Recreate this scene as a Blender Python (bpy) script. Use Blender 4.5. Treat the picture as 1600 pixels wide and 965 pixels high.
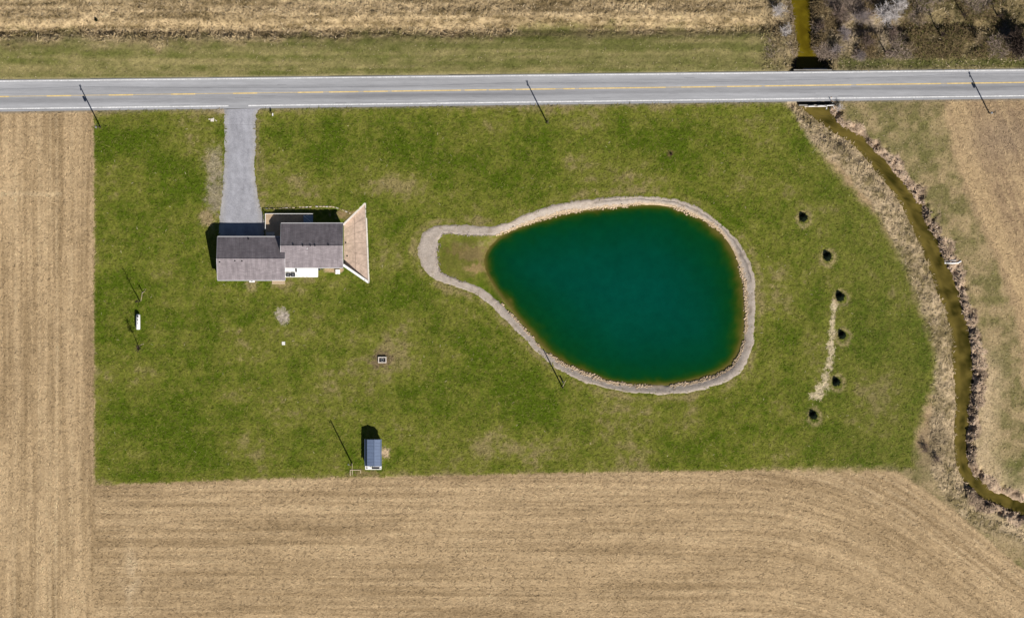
import bpy, bmesh, math, random
import numpy as np
from mathutils import Vector, Matrix
random.seed(7); RNG = np.random.default_rng(11)
for o in list(bpy.data.objects): bpy.data.objects.remove(o)
SC = bpy.context.scene
COL = SC.collection
# ------------------------------------------------------------------ camera, sky, sun, exposure
M = 0.15                                   # metres of ground per photograph pixel
NADX, NADY, ALT = 690.0, 330.0, 800.0      # point straight below the drone, flying height
def W(px, py): return ((px-800)*M, (482.5-py)*M)
cam_d = bpy.data.cameras.new('camera'); cam = bpy.data.objects.new('camera', cam_d); COL.objects.link(cam)
cam.location = (*W(NADX, NADY), ALT)
cam_d.sensor_width = 36; cam_d.lens = 36*ALT/(1600*M)
cam_d.shift_x = (800-NADX)/1600; cam_d.shift_y = -(482.5-NADY)/1600
cam_d.clip_start = 1; cam_d.clip_end = 5000
SC.camera = cam
SUN_EL = math.radians(40); SH = Vector((-0.447, 0.894))          # direction shadows fall on the ground
wd = bpy.data.worlds.new('World'); SC.world = wd; wd.use_nodes = True
nt = wd.node_tree; bg = nt.nodes['Background']
sky = nt.nodes.new('ShaderNodeTexSky'); sky.sky_type = 'NISHITA'; sky.sun_disc = False; sky.air_density = .6; sky.dust_density = .3
sky.sun_elevation = SUN_EL; sky.sun_rotation = math.atan2(-SH.x, -SH.y)
nt.links.new(sky.outputs[0], bg.inputs[0]); bg.inputs[1].default_value = 0.05
sl = bpy.data.lights.new('sun', 'SUN'); sl.energy = 5.0; sl.angle = math.radians(0.5); sl.color = (1, 0.95, 0.88)
so = bpy.data.objects.new('sun', sl); COL.objects.link(so)
so.rotation_euler = Vector((SH.x*math.cos(SUN_EL), SH.y*math.cos(SUN_EL), -math.sin(SUN_EL))).to_track_quat('-Z', 'Y').to_euler()
so.location = (60, -120, 120)
SC.view_settings.view_transform = 'Standard'; SC.view_settings.look = 'None'
SC.view_settings.exposure = 0.32; SC.view_settings.gamma = 1; SC.view_settings.use_curve_mapping = False

# ------------------------------------------------------------------ helpers
def P(px, py, z=0.0):
    s = (ALT-z)/ALT; cx, cy = W(NADX, NADY)
    return Vector((cx+(px-NADX)*M*s, cy-(py-NADY)*M*s, z))
def lin(r, g, b):
    f = lambda c: (c/12.92 if c <= .04045 else ((c+.055)/1.055)**2.4)
    return np.array([f(r/255), f(g/255), f(b/255)])
def tag(o, label=None, cat=None, group=None, kind=None):
    if label: o['label'] = label
    if cat: o['category'] = cat
    if group: o['group'] = group
    if kind: o['kind'] = kind
    return o
def link(o, parent=None):
    COL.objects.link(o)
    if parent: o.parent = parent
    return o
def empty(name, loc, rz=0.0):
    o = bpy.data.objects.new(name, None); o.location = loc; o.rotation_euler = (0, 0, rz); o.empty_display_size = .2
    return link(o)
def mesh_np(name, verts, faces, mat, parent=None, cols=None, smooth=False):
    verts = np.asarray(verts, np.float32); faces = np.asarray(faces, np.int32); k = faces.shape[1]
    me = bpy.data.meshes.new(name)
    me.vertices.add(len(verts)); me.vertices.foreach_set('co', verts.ravel())
    me.loops.add(faces.size); me.loops.foreach_set('vertex_index', faces.ravel())
    me.polygons.add(len(faces)); me.polygons.foreach_set('loop_start', np.arange(0, faces.size, k, dtype=np.int32))
    me.polygons.foreach_set('loop_total', np.full(len(faces), k, np.int32))
    if smooth: me.polygons.foreach_set('use_smooth', np.ones(len(faces), bool))
    if cols is not None:
        a = me.color_attributes.new('Col', 'FLOAT_COLOR', 'POINT')
        c = np.ones((len(verts), 4), np.float32); c[:, :3] = cols; a.data.foreach_set('color', c.ravel())
    me.update(calc_edges=True); me.materials.append(mat)
    return link(bpy.data.objects.new(name, me), parent)
class MB:
    def __init__(s): s.b = bmesh.new()
    def box(s, x0, x1, y0, y1, z0, z1):
        v = [s.b.verts.new(c) for c in ((x0,y0,z0),(x1,y0,z0),(x1,y1,z0),(x0,y1,z0),(x0,y0,z1),(x1,y0,z1),(x1,y1,z1),(x0,y1,z1))]
        for f in ((3,2,1,0),(4,5,6,7),(0,1,5,4),(1,2,6,5),(2,3,7,6),(3,0,4,7)): s.b.faces.new([v[i] for i in f])
        return s
    def prism(s, pts, d):
        """closed solid: polygon pts (3-D) swept along vector d"""
        a = [s.b.verts.new(p) for p in pts]; c = [s.b.verts.new(Vector(p)+Vector(d)) for p in pts]; n = len(a)
        s.b.faces.new(a[::-1]); s.b.faces.new(c)
        for i in range(n): s.b.faces.new((a[i], a[(i+1) % n], c[(i+1) % n], c[i]))
        return s
    def tube(s, pts, rads, n=8):
        rings = []
        for i, p in enumerate(pts):
            p = Vector(p); d = (Vector(pts[min(i+1, len(pts)-1)])-Vector(pts[max(i-1, 0)])).normalized()
            u = d.orthogonal().normalized(); w = d.cross(u)
            rings.append([s.b.verts.new(p+(u*math.cos(t)+w*math.sin(t))*rads[i]) for t in [2*math.pi*k/n for k in range(n)]])
        for a, c in zip(rings, rings[1:]):
            for k in range(n): s.b.faces.new((a[k], a[(k+1) % n], c[(k+1) % n], c[k]))
        s.b.faces.new(rings[0][::-1]); s.b.faces.new(rings[-1])
        return s
    def build(s, name, mat, parent=None, bevel=0.0, smooth=False):
        bmesh.ops.recalc_face_normals(s.b, faces=s.b.faces)
        if bevel: bmesh.ops.bevel(s.b, geom=list(s.b.edges), offset=bevel, segments=1, affect='EDGES')
        me = bpy.data.meshes.new(name); s.b.to_mesh(me); s.b.free(); me.materials.append(mat)
        if smooth:
            for p in me.polygons: p.use_smooth = True
        return link(bpy.data.objects.new(name, me), parent)
def copy_tree(o, parent=None):
    c = o.copy(); link(c, parent)
    for ch in list(o.children): copy_tree(ch, c)
    return c
# numpy noise
TAB = RNG.random((8, 256, 256)).astype(np.float32)
def vn(u, v, s=0):
    u = np.asarray(u, np.float64)+s*17.3; v = np.asarray(v, np.float64)+s*9.1
    iu = np.floor(u).astype(int); iv = np.floor(v).astype(int); fu = u-iu; fv = v-iv
    fu = fu*fu*(3-2*fu); fv = fv*fv*(3-2*fv); T = TAB[s % 8]
    a = T[iu & 255, iv & 255]; b = T[(iu+1) & 255, iv & 255]; c = T[iu & 255, (iv+1) & 255]; d = T[(iu+1) & 255, (iv+1) & 255]
    return (a*(1-fu)+b*fu)*(1-fv)+(c*(1-fu)+d*fu)*fv
def fbm(u, v, s=0, o=4):
    t = 0; a = 1.0; n = 0
    for k in range(o): t = t+a*vn(u*2**k, v*2**k, s+k); n += a; a *= .55
    return t/n
def ss(a, b, x): t = np.clip((x-a)/(b-a), 0, 1); return t*t*(3-2*t)
def inside(poly, X, Y):
    r = np.zeros(np.shape(X), bool); n = len(poly)
    for i in range(n):
        (x0, y0), (x1, y1) = poly[i], poly[(i+1) % n]
        if y0 == y1: continue
        r ^= ((y0 > Y) != (y1 > Y)) & (X < (x1-x0)*(Y-y0)/(y1-y0)+x0)
    return r
def segdist(poly, X, Y, closed=True):
    d = np.full(np.shape(X), 1e9); n = len(poly)
    for i in range(n if closed else n-1):
        (x0, y0), (x1, y1) = poly[i], poly[(i+1) % n]
        dx, dy = x1-x0, y1-y0; t = np.clip(((X-x0)*dx+(Y-y0)*dy)/(dx*dx+dy*dy+1e-9), 0, 1)
        d = np.minimum(d, (X-x0-t*dx)**2+(Y-y0-t*dy)**2)
    return np.sqrt(d)
def sdist(poly, X, Y):            # positive inside
    d = segdist(poly, X, Y); return np.where(inside(poly, X, Y), d, -d)
def smooth_poly(p, n=3, closed=True):
    for _ in range(n):
        q = []
        for i in range(len(p) if closed else len(p)-1):
            a, b = p[i], p[(i+1) % len(p)]
            q += [(a[0]*.75+b[0]*.25, a[1]*.75+b[1]*.25), (a[0]*.25+b[0]*.75, a[1]*.25+b[1]*.75)]
        p = q if closed else [p[0]]+q+[p[-1]]
    return p
def resample(p, n, closed=True):
    a = np.array(p, float)
    if closed: a = np.vstack([a, a[:1]])
    s = np.r_[0, np.cumsum(np.hypot(*np.diff(a, axis=0).T))]; t = np.linspace(0, s[-1], n, endpoint=not closed)
    return np.c_[np.interp(t, s, a[:, 0]), np.interp(t, s, a[:, 1])]

# ------------------------------------------------------------------ materials
def mat(name, col, rough=.8, noise=0.0, scale=3.0, bump=0.0, spec=.3, metal=0.0, attr=False, scale2=None):
    m = bpy.data.materials.new(name); m.use_nodes = True; t = m.node_tree; b = t.nodes['Principled BSDF']
    b.inputs['Roughness'].default_value = rough; b.inputs['Metallic'].default_value = metal
    b.inputs['Specular IOR Level'].default_value = spec
    L = t.links.new
    if attr:
        a = t.nodes.new('ShaderNodeAttribute'); a.attribute_name = 'Col'; src = a.outputs['Color']
    else:
        r = t.nodes.new('ShaderNodeRGB'); r.outputs[0].default_value = (*col, 1); src = r.outputs[0]
    tc = t.nodes.new('ShaderNodeTexCoord'); gm = t.nodes.new('ShaderNodeNewGeometry')
    if noise:
        for sc_, am in ((scale, noise), (scale2 or scale*.13, noise*.6)):
            n = t.nodes.new('ShaderNodeTexNoise'); n.inputs['Scale'].default_value = sc_; n.inputs['Detail'].default_value = 5
            n.inputs['Roughness'].default_value = .65
            L(gm.outputs['Position'], n.inputs['Vector'])
            mr = t.nodes.new('ShaderNodeMapRange'); mr.inputs[1].default_value = .3; mr.inputs[2].default_value = .7
            mr.inputs[3].default_value = 1-am; mr.inputs[4].default_value = 1+am; L(n.outputs[0], mr.inputs[0])
            mx = t.nodes.new('ShaderNodeVectorMath'); mx.operation = 'SCALE'; L(src, mx.inputs[0]); L(mr.outputs[0], mx.inputs['Scale']); src = mx.outputs[0]
    L(src, b.inputs['Base Color'])
    if bump:
        n = t.nodes.new('ShaderNodeTexNoise'); n.inputs['Scale'].default_value = scale*1.3; n.inputs['Detail'].default_value = 4
        L(gm.outputs['Position'], n.inputs['Vector'])
        bp = t.nodes.new('ShaderNodeBump'); bp.inputs['Strength'].default_value = .8; bp.inputs['Distance'].default_value = bump
        L(n.outputs[0], bp.inputs['Height']); L(bp.outputs[0], b.inputs['Normal'])
    return m
def shingle_mat(name, c1, c2):
    m = mat(name, c1, .95, spec=.15); t = m.node_tree; b = t.nodes['Principled BSDF']
    gm = t.nodes.new('ShaderNodeNewGeometry'); br = t.nodes.new('ShaderNodeTexBrick')
    br.inputs['Color1'].default_value = (*c1, 1); br.inputs['Color2'].default_value = (*c2, 1); br.inputs['Mortar'].default_value = (*[c*.6 for c in c1], 1)
    br.inputs['Scale'].default_value = 1; br.inputs['Brick Width'].default_value = .95; br.inputs['Row Height'].default_value = .26
    br.inputs['Mortar Size'].default_value = .018; t.links.new(gm.outputs['Position'], br.inputs['Vector'])
    n = t.nodes.new('ShaderNodeTexNoise'); n.inputs['Scale'].default_value = 1.4; n.inputs['Detail'].default_value = 6
    mp = t.nodes.new('ShaderNodeMapping'); mp.inputs['Scale'].default_value = (1, .25, .25)
    t.links.new(gm.outputs['Position'], mp.inputs[0]); t.links.new(mp.outputs[0], n.inputs['Vector'])
    mr = t.nodes.new('ShaderNodeMapRange'); mr.inputs[1].default_value = .3; mr.inputs[2].default_value = .7; mr.inputs[3].default_value = .8; mr.inputs[4].default_value = 1.2
    t.links.new(n.outputs[0], mr.inputs[0])
    mx = t.nodes.new('ShaderNodeVectorMath'); mx.operation = 'SCALE'; t.links.new(br.outputs[0], mx.inputs[0]); t.links.new(mr.outputs[0], mx.inputs['Scale'])
    t.links.new(mx.outputs[0], b.inputs['Base Color'])
    bp = t.nodes.new('ShaderNodeBump'); bp.inputs['Strength'].default_value = .5; bp.inputs['Distance'].default_value = .02
    t.links.new(br.outputs['Fac'], bp.inputs['Height']); bp.invert = True; t.links.new(bp.outputs[0], b.inputs['Normal'])
    return m
G = {
 'ground': mat('ground', (0,0,0), 1, .24, 2.2, .10, 0.05, attr=True, scale2=.35),
 'blade': mat('blade', (0,0,0), 1, 0, 3, 0, 0.05, attr=True),
 'gravel': mat('gravel', (0,0,0), .95, .2, 5, .05, .1, attr=True, scale2=.6),
 'path': mat('path_gravel', (0,0,0), .95, .22, 4, .08, .1, attr=True, scale2=.8),
 'stone': mat('stone', (0,0,0), .95, .15, 3, .03, .1, attr=True),
 'dull_conc': mat('dull_concrete', (.24,.225,.20), .9, .2, 2, .01, .2),
 'concrete': mat('concrete', (.52,.47,.42), .9, .12, 3, .01, .2),
 'ramp': mat('ramp_concrete', (.50,.38,.30), .9, .24, 1.2, .008, .2, scale2=.4),
 'pale_conc': mat('pale_concrete', (.66,.60,.53), .9, .1, 3, .01, .2),
 'white': mat('white_paint', (.78,.77,.75), .6, .05, 3, 0, .3),
 'white_slab': mat('white_slab', (.86,.85,.82), .8, .05, 2, 0, .2),
 'siding': mat('siding', (.62,.60,.57), .8, .05, 2, 0, .2),
 'trim': mat('trim', (.50,.49,.50), .7, .05, 2, 0, .3),
 'black': mat('black_plastic', (.012,.013,.016), .6, .1, 5, 0, .3),
 'dark_metal': mat('dark_metal', (.04,.042,.05), .5, .1, 5, 0, .4),
 'grey_metal': mat('grey_metal', (.28,.29,.30), .45, .1, 5, 0, .5, .5),
 'wood': mat('pole_wood', (.075,.058,.042), .9, .25, 6, .01, .1),
 'pale_wood': mat('pale_wood', (.52,.42,.29), .9, .15, 5, .01, .1),
 'deck_wood': mat('deck_wood', (.40,.30,.20), .9, .2, 4, .01, .1),
 'blue_roof': mat('blue_roof', (.125,.165,.255), .55, .1, 1.2, 0, .4),
 'glass': mat('window_glass', (.02,.025,.03), .08, 0, 1, 0, .5),
 'door': mat('door_paint', (.35,.36,.38), .6, .05, 3, 0, .3),
 'step_blue': mat('step_paint', (.24,.30,.38), .7, .1, 3, 0, .3),
 'ash': mat('ash', (.16,.14,.14), 1, .4, 6, .03, .05),
 'bark_grey': mat('bark_grey', (.26,.22,.21), 1, .2, 3, 0, .05),
 'bark_brown': mat('bark_brown', (.17,.125,.10), 1, .2, 3, 0, .05),
 'bark_dark': mat('bark_dark', (.055,.04,.032), 1, .2, 3, 0, .05),
 'bark_pale': mat('bark_pale', (.56,.52,.50), 1, .2, 3, 0, .05),
 'twig_tan': mat('twig_tan', (.30,.23,.14), 1, .2, 3, 0, .05),
 'spruce': mat('spruce_needles', (.007,.011,.006), 1, .3, 4, 0, .05),
 'dull_bush': mat('dull_bush', (.05,.03,.022), 1, .3, 4, 0, .05),
 'roof': shingle_mat('shingles', (.200,.174,.184), (.255,.224,.234)),
 'crack': mat('crack_seal', (.17,.17,.18), .9, .2, 2, 0, .1),
 'wire': mat('wire', (.02,.02,.02), .6, 0, 1, 0, .3),
 'white_line': mat('white_line', (.62,.62,.62), .8, .3, 2.5, 0, .1),
 'yellow_line': mat('yellow_line', (.62,.46,.20), .8, .22, 1.2, 0, .1),
 'yellow_worn': mat('yellow_line_worn', (.45,.37,.24), .85, .15, 1.2, 0, .1),
}
def water_mat(name):
    m = mat(name, (0,0,0), .12, .10, .5, 0, .25, attr=True, scale2=.06); t = m.node_tree; b = t.nodes['Principled BSDF']
    b.inputs['IOR'].default_value = 1.33
    n = t.nodes.new('ShaderNodeTexNoise'); n.inputs['Scale'].default_value = .9; n.inputs['Detail'].default_value = 3
    gm = t.nodes.new('ShaderNodeNewGeometry'); t.links.new(gm.outputs['Position'], n.inputs['Vector'])
    bp = t.nodes.new('ShaderNodeBump'); bp.inputs['Strength'].default_value = .15; bp.inputs['Distance'].default_value = .05
    t.links.new(n.outputs[0], bp.inputs['Height']); t.links.new(bp.outputs[0], b.inputs['Normal'])
    return m
G['water'] = water_mat('water')
def asphalt():
    m = mat('asphalt', (.3,.3,.3), .9, 0, 1, 0, .2); t = m.node_tree; b = t.nodes['Principled BSDF']; L = t.links.new
    a = t.nodes.new('ShaderNodeAttribute'); a.attribute_name = 'Col'
    gm = t.nodes.new('ShaderNodeNewGeometry'); src = a.outputs['Color']
    for vs, am in (((.02, 1.6, 1), .13), ((.12, 1.2, 1), .08), ((.5, 3, 1), .06), ((6, 6, 6), .07)):
        mp = t.nodes.new('ShaderNodeMapping'); mp.inputs['Scale'].default_value = vs; mp.inputs['Rotation'].default_value = (0, 0, -.0127)
        n = t.nodes.new('ShaderNodeTexNoise'); n.inputs['Scale'].default_value = 1; n.inputs['Detail'].default_value = 5
        L(gm.outputs['Position'], mp.inputs[0]); L(mp.outputs[0], n.inputs['Vector'])
        mr = t.nodes.new('ShaderNodeMapRange'); mr.inputs[1].default_value = .3; mr.inputs[2].default_value = .7
        mr.inputs[3].default_value = 1-am; mr.inputs[4].default_value = 1+am; L(n.outputs[0], mr.inputs[0])
        mx = t.nodes.new('ShaderNodeVectorMath'); mx.operation = 'SCALE'; L(src, mx.inputs[0]); L(mr.outputs[0], mx.inputs['Scale']); src = mx.outputs[0]
    L(src, b.inputs['Base Color']); return m
G['asphalt'] = asphalt()

# ------------------------------------------------------------------ outlines of the place (plan, in photograph pixels at ground level)
POND = smooth_poly([(757,413),(758,400),(764,388),(774,376),(788,366),(827,350),(860,340),(887,333),(920,329),(955,325),(990,321),(1030,320),(1060,326),(1088,338),
  (1108,349),(1124,361),(1136,376),(1145,391),(1153,408),(1159,430),(1162,450),(1163,480),(1163,507),(1160,527),(1154,547),(1146,562),(1134,575),(1112,585),(1085,593),
  (1055,599),(1020,601),(990,600),(956,596),(930,587),(903,576),(875,563),(848,541),(824,512),(803,487),(786,466),(772,446),(762,429)], 2)
RING_OUT = smooth_poly([(652,396),(653,382),(658,366),(668,356),(680,351),(693,350),(719,351),(746,352.5),(772,352),(793,348),(816,336),(851,323),(887,315),(920,310.5),(953,308),(984,306),
  (1022,306),(1059,311.5),(1087.5,321),(1116,339),(1144,365),(1162,387.5),(1171,405),(1177,421),(1180,440),(1181,460),(1182,488),(1179,516),(1176,544),(1166,571),(1149,589),(1125,601),
  (1087,612),(1050,616),(1003,616),(956,609),(928,602.5),(900,593),(883,584),(854,565),(829,540),(813,523),(784,496),(761,471),(739,458),(710,447),(688,442),(665,426),(655,413)], 1)
RING_IN = smooth_poly([(684,395),(684,389),(685,376),(690,367),(696,364),(719,366),(740,367.5),(760,368.5),(784,367),(806,358),(827,349),(860,340),(887,332),(915,328.5),(956,324),(994,320.5),
  (1031,320),(1059,326),(1087,338),(1110,350),(1126,363),(1144,391),(1153,410),(1160,432),(1164,452),(1165,479),(1165,516),(1161,541),(1151,563),(1138,579),(1116,587.5),(1078,597.5),
  (1041,602.5),(994,602),(956,597),(928,587),(906,579),(875,565),(846,544),(821,513),(790,480),(757,450),(739,445),(710,435),(691,427),(686,417),(684,406)], 1)
CREEK_L = [(1252,160),(1262,172),(1280,188),(1306,207),(1328,219),(1351,240),(1372,267),(1395,294),(1413,321),(1426,348),(1438,375),(1450,402),(1460,429),(1469,456),(1480,483),(1488,507),(1492,534),(1492,561),(1495,588),(1497,615),(1497,642),(1495,669),(1495,696),(1498,727),(1508,750),(1538,780),(1568,793),(1610,809),(1690,845)]
CREEK_R = [(1296,160),(1298,172),(1308,188),(1325,200),(1348,214),(1375,240),(1399,267),(1421,294),(1440,321),(1449,348),(1464,375),(1475,402),(1490,429),(1499,456),(1505,483),(1513,507),(1519,534),(1522,561),(1522,588),(1518,615),(1516,642),(1514,669),(1512,696),(1515,727),(1526,745),(1549,765),(1576,777),(1614,790),(1690,822)]
CREEK = CREEK_L+CREEK_R[::-1]
NCREEK = [(1236,-110),(1238,-40),(1239,0),(1244,40),(1250,75),(1250,108),(1288,108),(1280,88),(1270,75),(1269,40),(1267,0),(1266,-40),(1270,-110)]
LAWN = [(147,168),(350,166),(420,165),(800,160),(1228,158),(1250,195),(1275,232),(1302,264),(1332,298),(1366,332),(1392,372),(1407,400),(1423,440),(1442,490),(1453,530),(1462,560),(1463,588),(1453,625),(1441,650),(1431,690),(1428,730),(900,738),(400,748),(148,757)]
DRIVE = [(351,168),(351,200),(350,260),(347,300),(343,340),(341,372),(414,372),(413,345),(409,328),(402,300),(397,262),(400,225),(400,190),(404,166)]
def road_top(x): return 125.0-.0107*x
def road_bot(x): return 174.5-.0127*x
def yel(x): return 151.0-.0138*x
RAMP = [(536,350),(571.5,316),(577,442),(536,414)]
CY = np.array([p[1] for p in CREEK_L[:23]]); CXC = np.array([(a[0]+b[0])/2 for a, b in zip(CREEK_L[:23], CREEK_R[:23])])
POND_Z, CREEK_Z = -.7, -1.75
def creek_east(X, Y):
    xc = np.interp(Y, CY, CXC)
    up = (Y > 727) & (Y < 790+(X-1500)*.37) & (X > 1512)
    return np.where(Y < 727, X > xc, up)
def height(X, Y, raw=False):
    X = np.asarray(X, float); Y = np.asarray(Y, float)
    z = (fbm(X/170, Y/170, 1, 3)-.5)*.7
    flat = ss(0, 60, np.abs((X-450)/1.7-0)+np.abs((Y-380)/1.1)-60)*ss(0, 30, Y-road_bot(X))
    dn = segdist(DRIVE, X, Y); flat = flat*ss(0, 25, dn)
    z = z*flat
    # north ditch and rough strip
    w = road_top(X)-Y
    ditch = 47-.004*X+6*(fbm(X/120, Y*0, 3, 2)-.5)
    z = z-1.25*np.exp(-((Y-ditch)/12)**2)*ss(8, 30, w)-.12*ss(0, 20, w)
    z = z+.35*np.exp(-((Y-22)/10)**2)*ss(300, 700, X)*(X < 1190)
    # pond
    s = sdist(POND, X, Y)
    bank = POND_Z*(1-ss(0, 15, -s))
    bed = POND_Z-np.minimum(.11*s, 3.2)
    z = np.where(s > 0, bed, np.where(s > -15, z*ss(0, 15, -s)+bank, z))
    # creek south of the road
    c = sdist(CREEK, X, Y); e = creek_east(X, Y); c = c+(fbm(X/9, Y/9, 6, 3)-.5)*np.where(e, 10, 6)*(np.abs(c) < 40)*ss(162, 176, Y)
    rag = (fbm(X/14, Y/14, 5, 3)-.5)
    bw = np.where(e, 11+16*rag, 26+12*rag)
    t = np.clip(-c/np.maximum(bw, 4), 0, 1)
    prof = np.where(e, 1-(1-t)**1.8, t*t*(3-2*t))
    zz = np.where(c > 0, CREEK_Z-.15-np.minimum(c*.05, .5), CREEK_Z*(1-prof)-.1*(1-t))
    near = (c > -45) & (Y > 150)
    z = np.where(near, np.minimum(z, 0)*ss(0, 30, -c)+zz, z)
    # creek north of the road, pool at the culvert
    n = sdist(NCREEK, X, Y); t = np.clip(-n/(18+14*rag), 0, 1)
    zn = np.where(n > 0, -2.9, -2.7*(1-t*t*(3-2*t)))
    z = np.where((Y < 150) & (n > -34), np.minimum(z, 0)*ss(0, 25, -n)+zn, z)
    hole = ss(30, 18, np.abs(X-1269)*.9)*ss(82, 94, Y)*(Y < 108.5)
    z = np.where(Y < 120, np.minimum(z, z*(1-hole)-2.9*hole), z)
    if raw: return z
    # seat the hard surfaces: road bed, driveway bed, ramp pit
    rb = (Y > road_top(X)-1) & (Y < road_bot(X)+1)
    z = np.where(rb, -.12, z)
    z = np.where((Y >= road_bot(X)+1) & (Y < road_bot(X)+12) & (c < -30), z*ss(0, 12, Y-road_bot(X)-1), z)
    z = np.where(inside(DRIVE, X, Y) & (dn > .5), -.10, z)
    z = np.where(inside(RAMP, X, Y) & (segdist(RAMP, X, Y) > .6), -2.3, z)
    return z
def gz(px, py): return float(height(np.array([px], float), np.array([py], float), True)[0])
def at(px, py): x, y = W(px, py); return Vector((x, y, gz(px, py)))

# ------------------------------------------------------------------ ground: one seamless sheet, split by what grows on it
SP = .3
xs = np.arange(-132, 132.01, SP); ys = np.arange(-84, 84.01, SP)
GX, GY = np.meshgrid(xs, ys); PX = GX/M+800; PY = 482.5-GY/M
Z = height(PX, PY)
wob = (fbm(PX/9, PY/9, 2, 3)-.5)*7
pond_s = sdist(POND, PX, PY); lawn_s = sdist(LAWN, PX, PY); crk = sdist(CREEK, PX, PY); ncr = sdist(NCREEK, PX, PY)
east = creek_east(PX, PY)
soften = 2+7*ss(1220, 1300, PX); w_lawn = ss(-soften, soften, lawn_s+wob*(.7+1.2*ss(1220, 1300, PX)))
W_TOP = road_top(PX)-PY
# field row direction
def rows_v(X, Y):
    k = np.clip((X-1150)/330, 0, 1); f = np.where(X > 1480, (X-1480)*.75+.75*165, 330*.75*k*k/2)
    return Y-f
C = lin
f_a, f_b = np.array([.275,.195,.107]), np.array([.442,.322,.187])
left = PX < 148+.5*wob
v = np.where(left, PX, rows_v(PX, PY)); u = np.where(left, PY, PX)
st = .24*vn(v/8, u/160, 1)+.48*vn(v/2.7, u/110, 2)+.28*fbm(PX/10, PY/10, 3, 4)
st2 = fbm(v/26, u/220, 5, 3)
fm = np.clip(.5+(st-.5)*1.8+(st2-.5)*1.1, 0, 1)[..., None]
col = f_a*(1-fm)+f_b*fm
hd = (ss(1180, 1320, PX)*(PY > 740))
for off in (838, 850, 822, 806, 776):
    kk = (np.exp(-((rows_v(PX, PY)-off+120+3*(vn(PX/40, PY*0, 2)-.5))/1.6)**2)*hd*np.clip(vn(PX/9, PY/9, 5)*1.3, 0, 1))[..., None]*.55; col = col*(1-kk)+np.array([.52,.40,.25])*kk
for cx_ in (78, 88, 112, 24, 60):
    kk = (np.exp(-((PX-cx_-4*(vn(PY/90, PX*0, 3)-.5))/2.0)**2)*left*np.clip(vn(PY/25, PX/5, 4)*1.4-.2, 0, 1))[..., None]*.45; col = col*(1-kk)+np.array([.50,.38,.23])*kk
kk = (np.exp(-((PY-303-4*(vn(PX/20, PY*0, 3)-.5))/3.5)**2)*(PX < 98))[..., None]*.55; col = col*(1-kk)+np.array([.50,.385,.235])*kk
for cy_ in (790, 803, 862, 873, 930, 941):
    kk = (np.exp(-((rows_v(PX, PY)-cy_-3*(vn(PX/120, PX*0, 3)-.5))/1.7)**2)*(PX > 170)*np.clip(vn(PX/30, PY/5, 6)*1.3-.1, 0, 1)*(PY > 745))[..., None]*.16; col = col*(1-kk)+np.array([.20,.145,.085])*kk
kk = (np.exp(-(((PX-205)/14)**2+((PY-905)/55)**2))*np.clip(fbm(PX/6, PY/14, 2, 3)*2-.5, 0, 1))[..., None]*.7; col = col*(1-kk)+np.array([.52,.40,.255])*kk
# east of the creek: pale strip, weedy strip, grey-brown field
eline = np.interp(PY, [150,190,240,300,370,428,500,560,700,965], [1470,1480,1488,1508,1540,1564,1588,1600,1625,1700])
ed = PX-eline+wob*1.6
ve = PX-.42*PY
est = np.clip(.5+(vn(ve/5, PY/120, 4)*.45+fbm(PX/8, PY/8, 1, 4)*.55-.5)*2, 0, 1)[..., None]
e_field = np.array([.25,.175,.105])*(1-est)+np.array([.40,.29,.165])*est
pale = np.exp(-((ed-22)/22)**2)[..., None]
e_field = e_field*(1-.5*pale)+np.array([.46,.335,.18])*.5*pale
weed = np.clip(.5+(fbm(PX/16, PY/16, 6, 4)-.5)*3, 0, 1)[..., None]
e_weed = np.array([.165,.145,.058])*(1-weed)+np.array([.33,.25,.135])*weed
tb = (ss(520, 600, PY)*np.exp(-((-crk-22)/22)**2)*np.clip(.4+fbm(PX/10, PY/16, 3, 3), 0, 1))[..., None]*.9; e_weed = e_weed*(1-tb)+np.array([.45,.345,.21])*tb
gb = (np.exp(-(((PX-1425)/45)**2+((PY-225)/40)**2))*.7+np.exp(-(((PX-1590)/24)**2+((PY-735)/28)**2))*.9)[..., None]*np.clip(fbm(PX/9, PY/9, 5, 3)*1.6, 0, 1)[..., None]; e_weed = e_weed*(1-gb)+np.array([.11,.115,.032])*gb
db = np.exp(-(((PX-1570)/60)**2+((PY-215)/38)**2))[..., None]*.6; e_field = e_field*(1-db)+np.array([.23,.17,.115])*db
we = ss(-8, 8, ed)[..., None]
ecol = e_weed*(1-we)+e_field*we
es = (east & (PY > 150))[..., None]
col = np.where(es, ecol, col)
# grass strip between the bottom field and the creek
bfield = 733+np.interp(PX, [1380,1400,1440,1490,1540,1600,1700], [0,3,28,62,107,158,240])
gstrip = ss(3, -3, PY-bfield+wob)*(PX > 1380)*(PY > 700)*(~east)
col = col*(1-gstrip[..., None])+e_weed*gstrip[..., None]*.95
# creek banks
wet = np.clip(.5+(fbm(PX/5, PY/5, 4, 4)-.5)*1.6+(fbm(PX/18, PY/18, 2, 3)-.5)*2.4, 0, 1)[..., None]
b_west = np.array([.19,.15,.075])*(1-wet)+np.array([.44,.34,.215])*wet
b_east = np.array([.20,.145,.10])*(1-wet)+np.array([.47,.35,.245])*wet
bank = np.where(east[..., None], b_east, b_west)
bwid = np.where(east, 13+34*(fbm(PX/22, PY/22, 7, 3)-.35), 45)+wob*1.2
wb = ss(0, 6, crk+bwid)*(PY > 148)
wb = np.where(east, wb, wb*1.0)
col = col*(1-wb[..., None])+bank*wb[..., None]
bk = np.exp(-(((PX-1462)/26)**2+((PY-690)/42)**2))*np.clip(fbm(PX/7, PY/7, 3, 3)*1.6, 0, 1)
bk = bk[..., None]*.85; col = col*(1-bk)+np.array([.15,.115,.07])*bk
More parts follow.
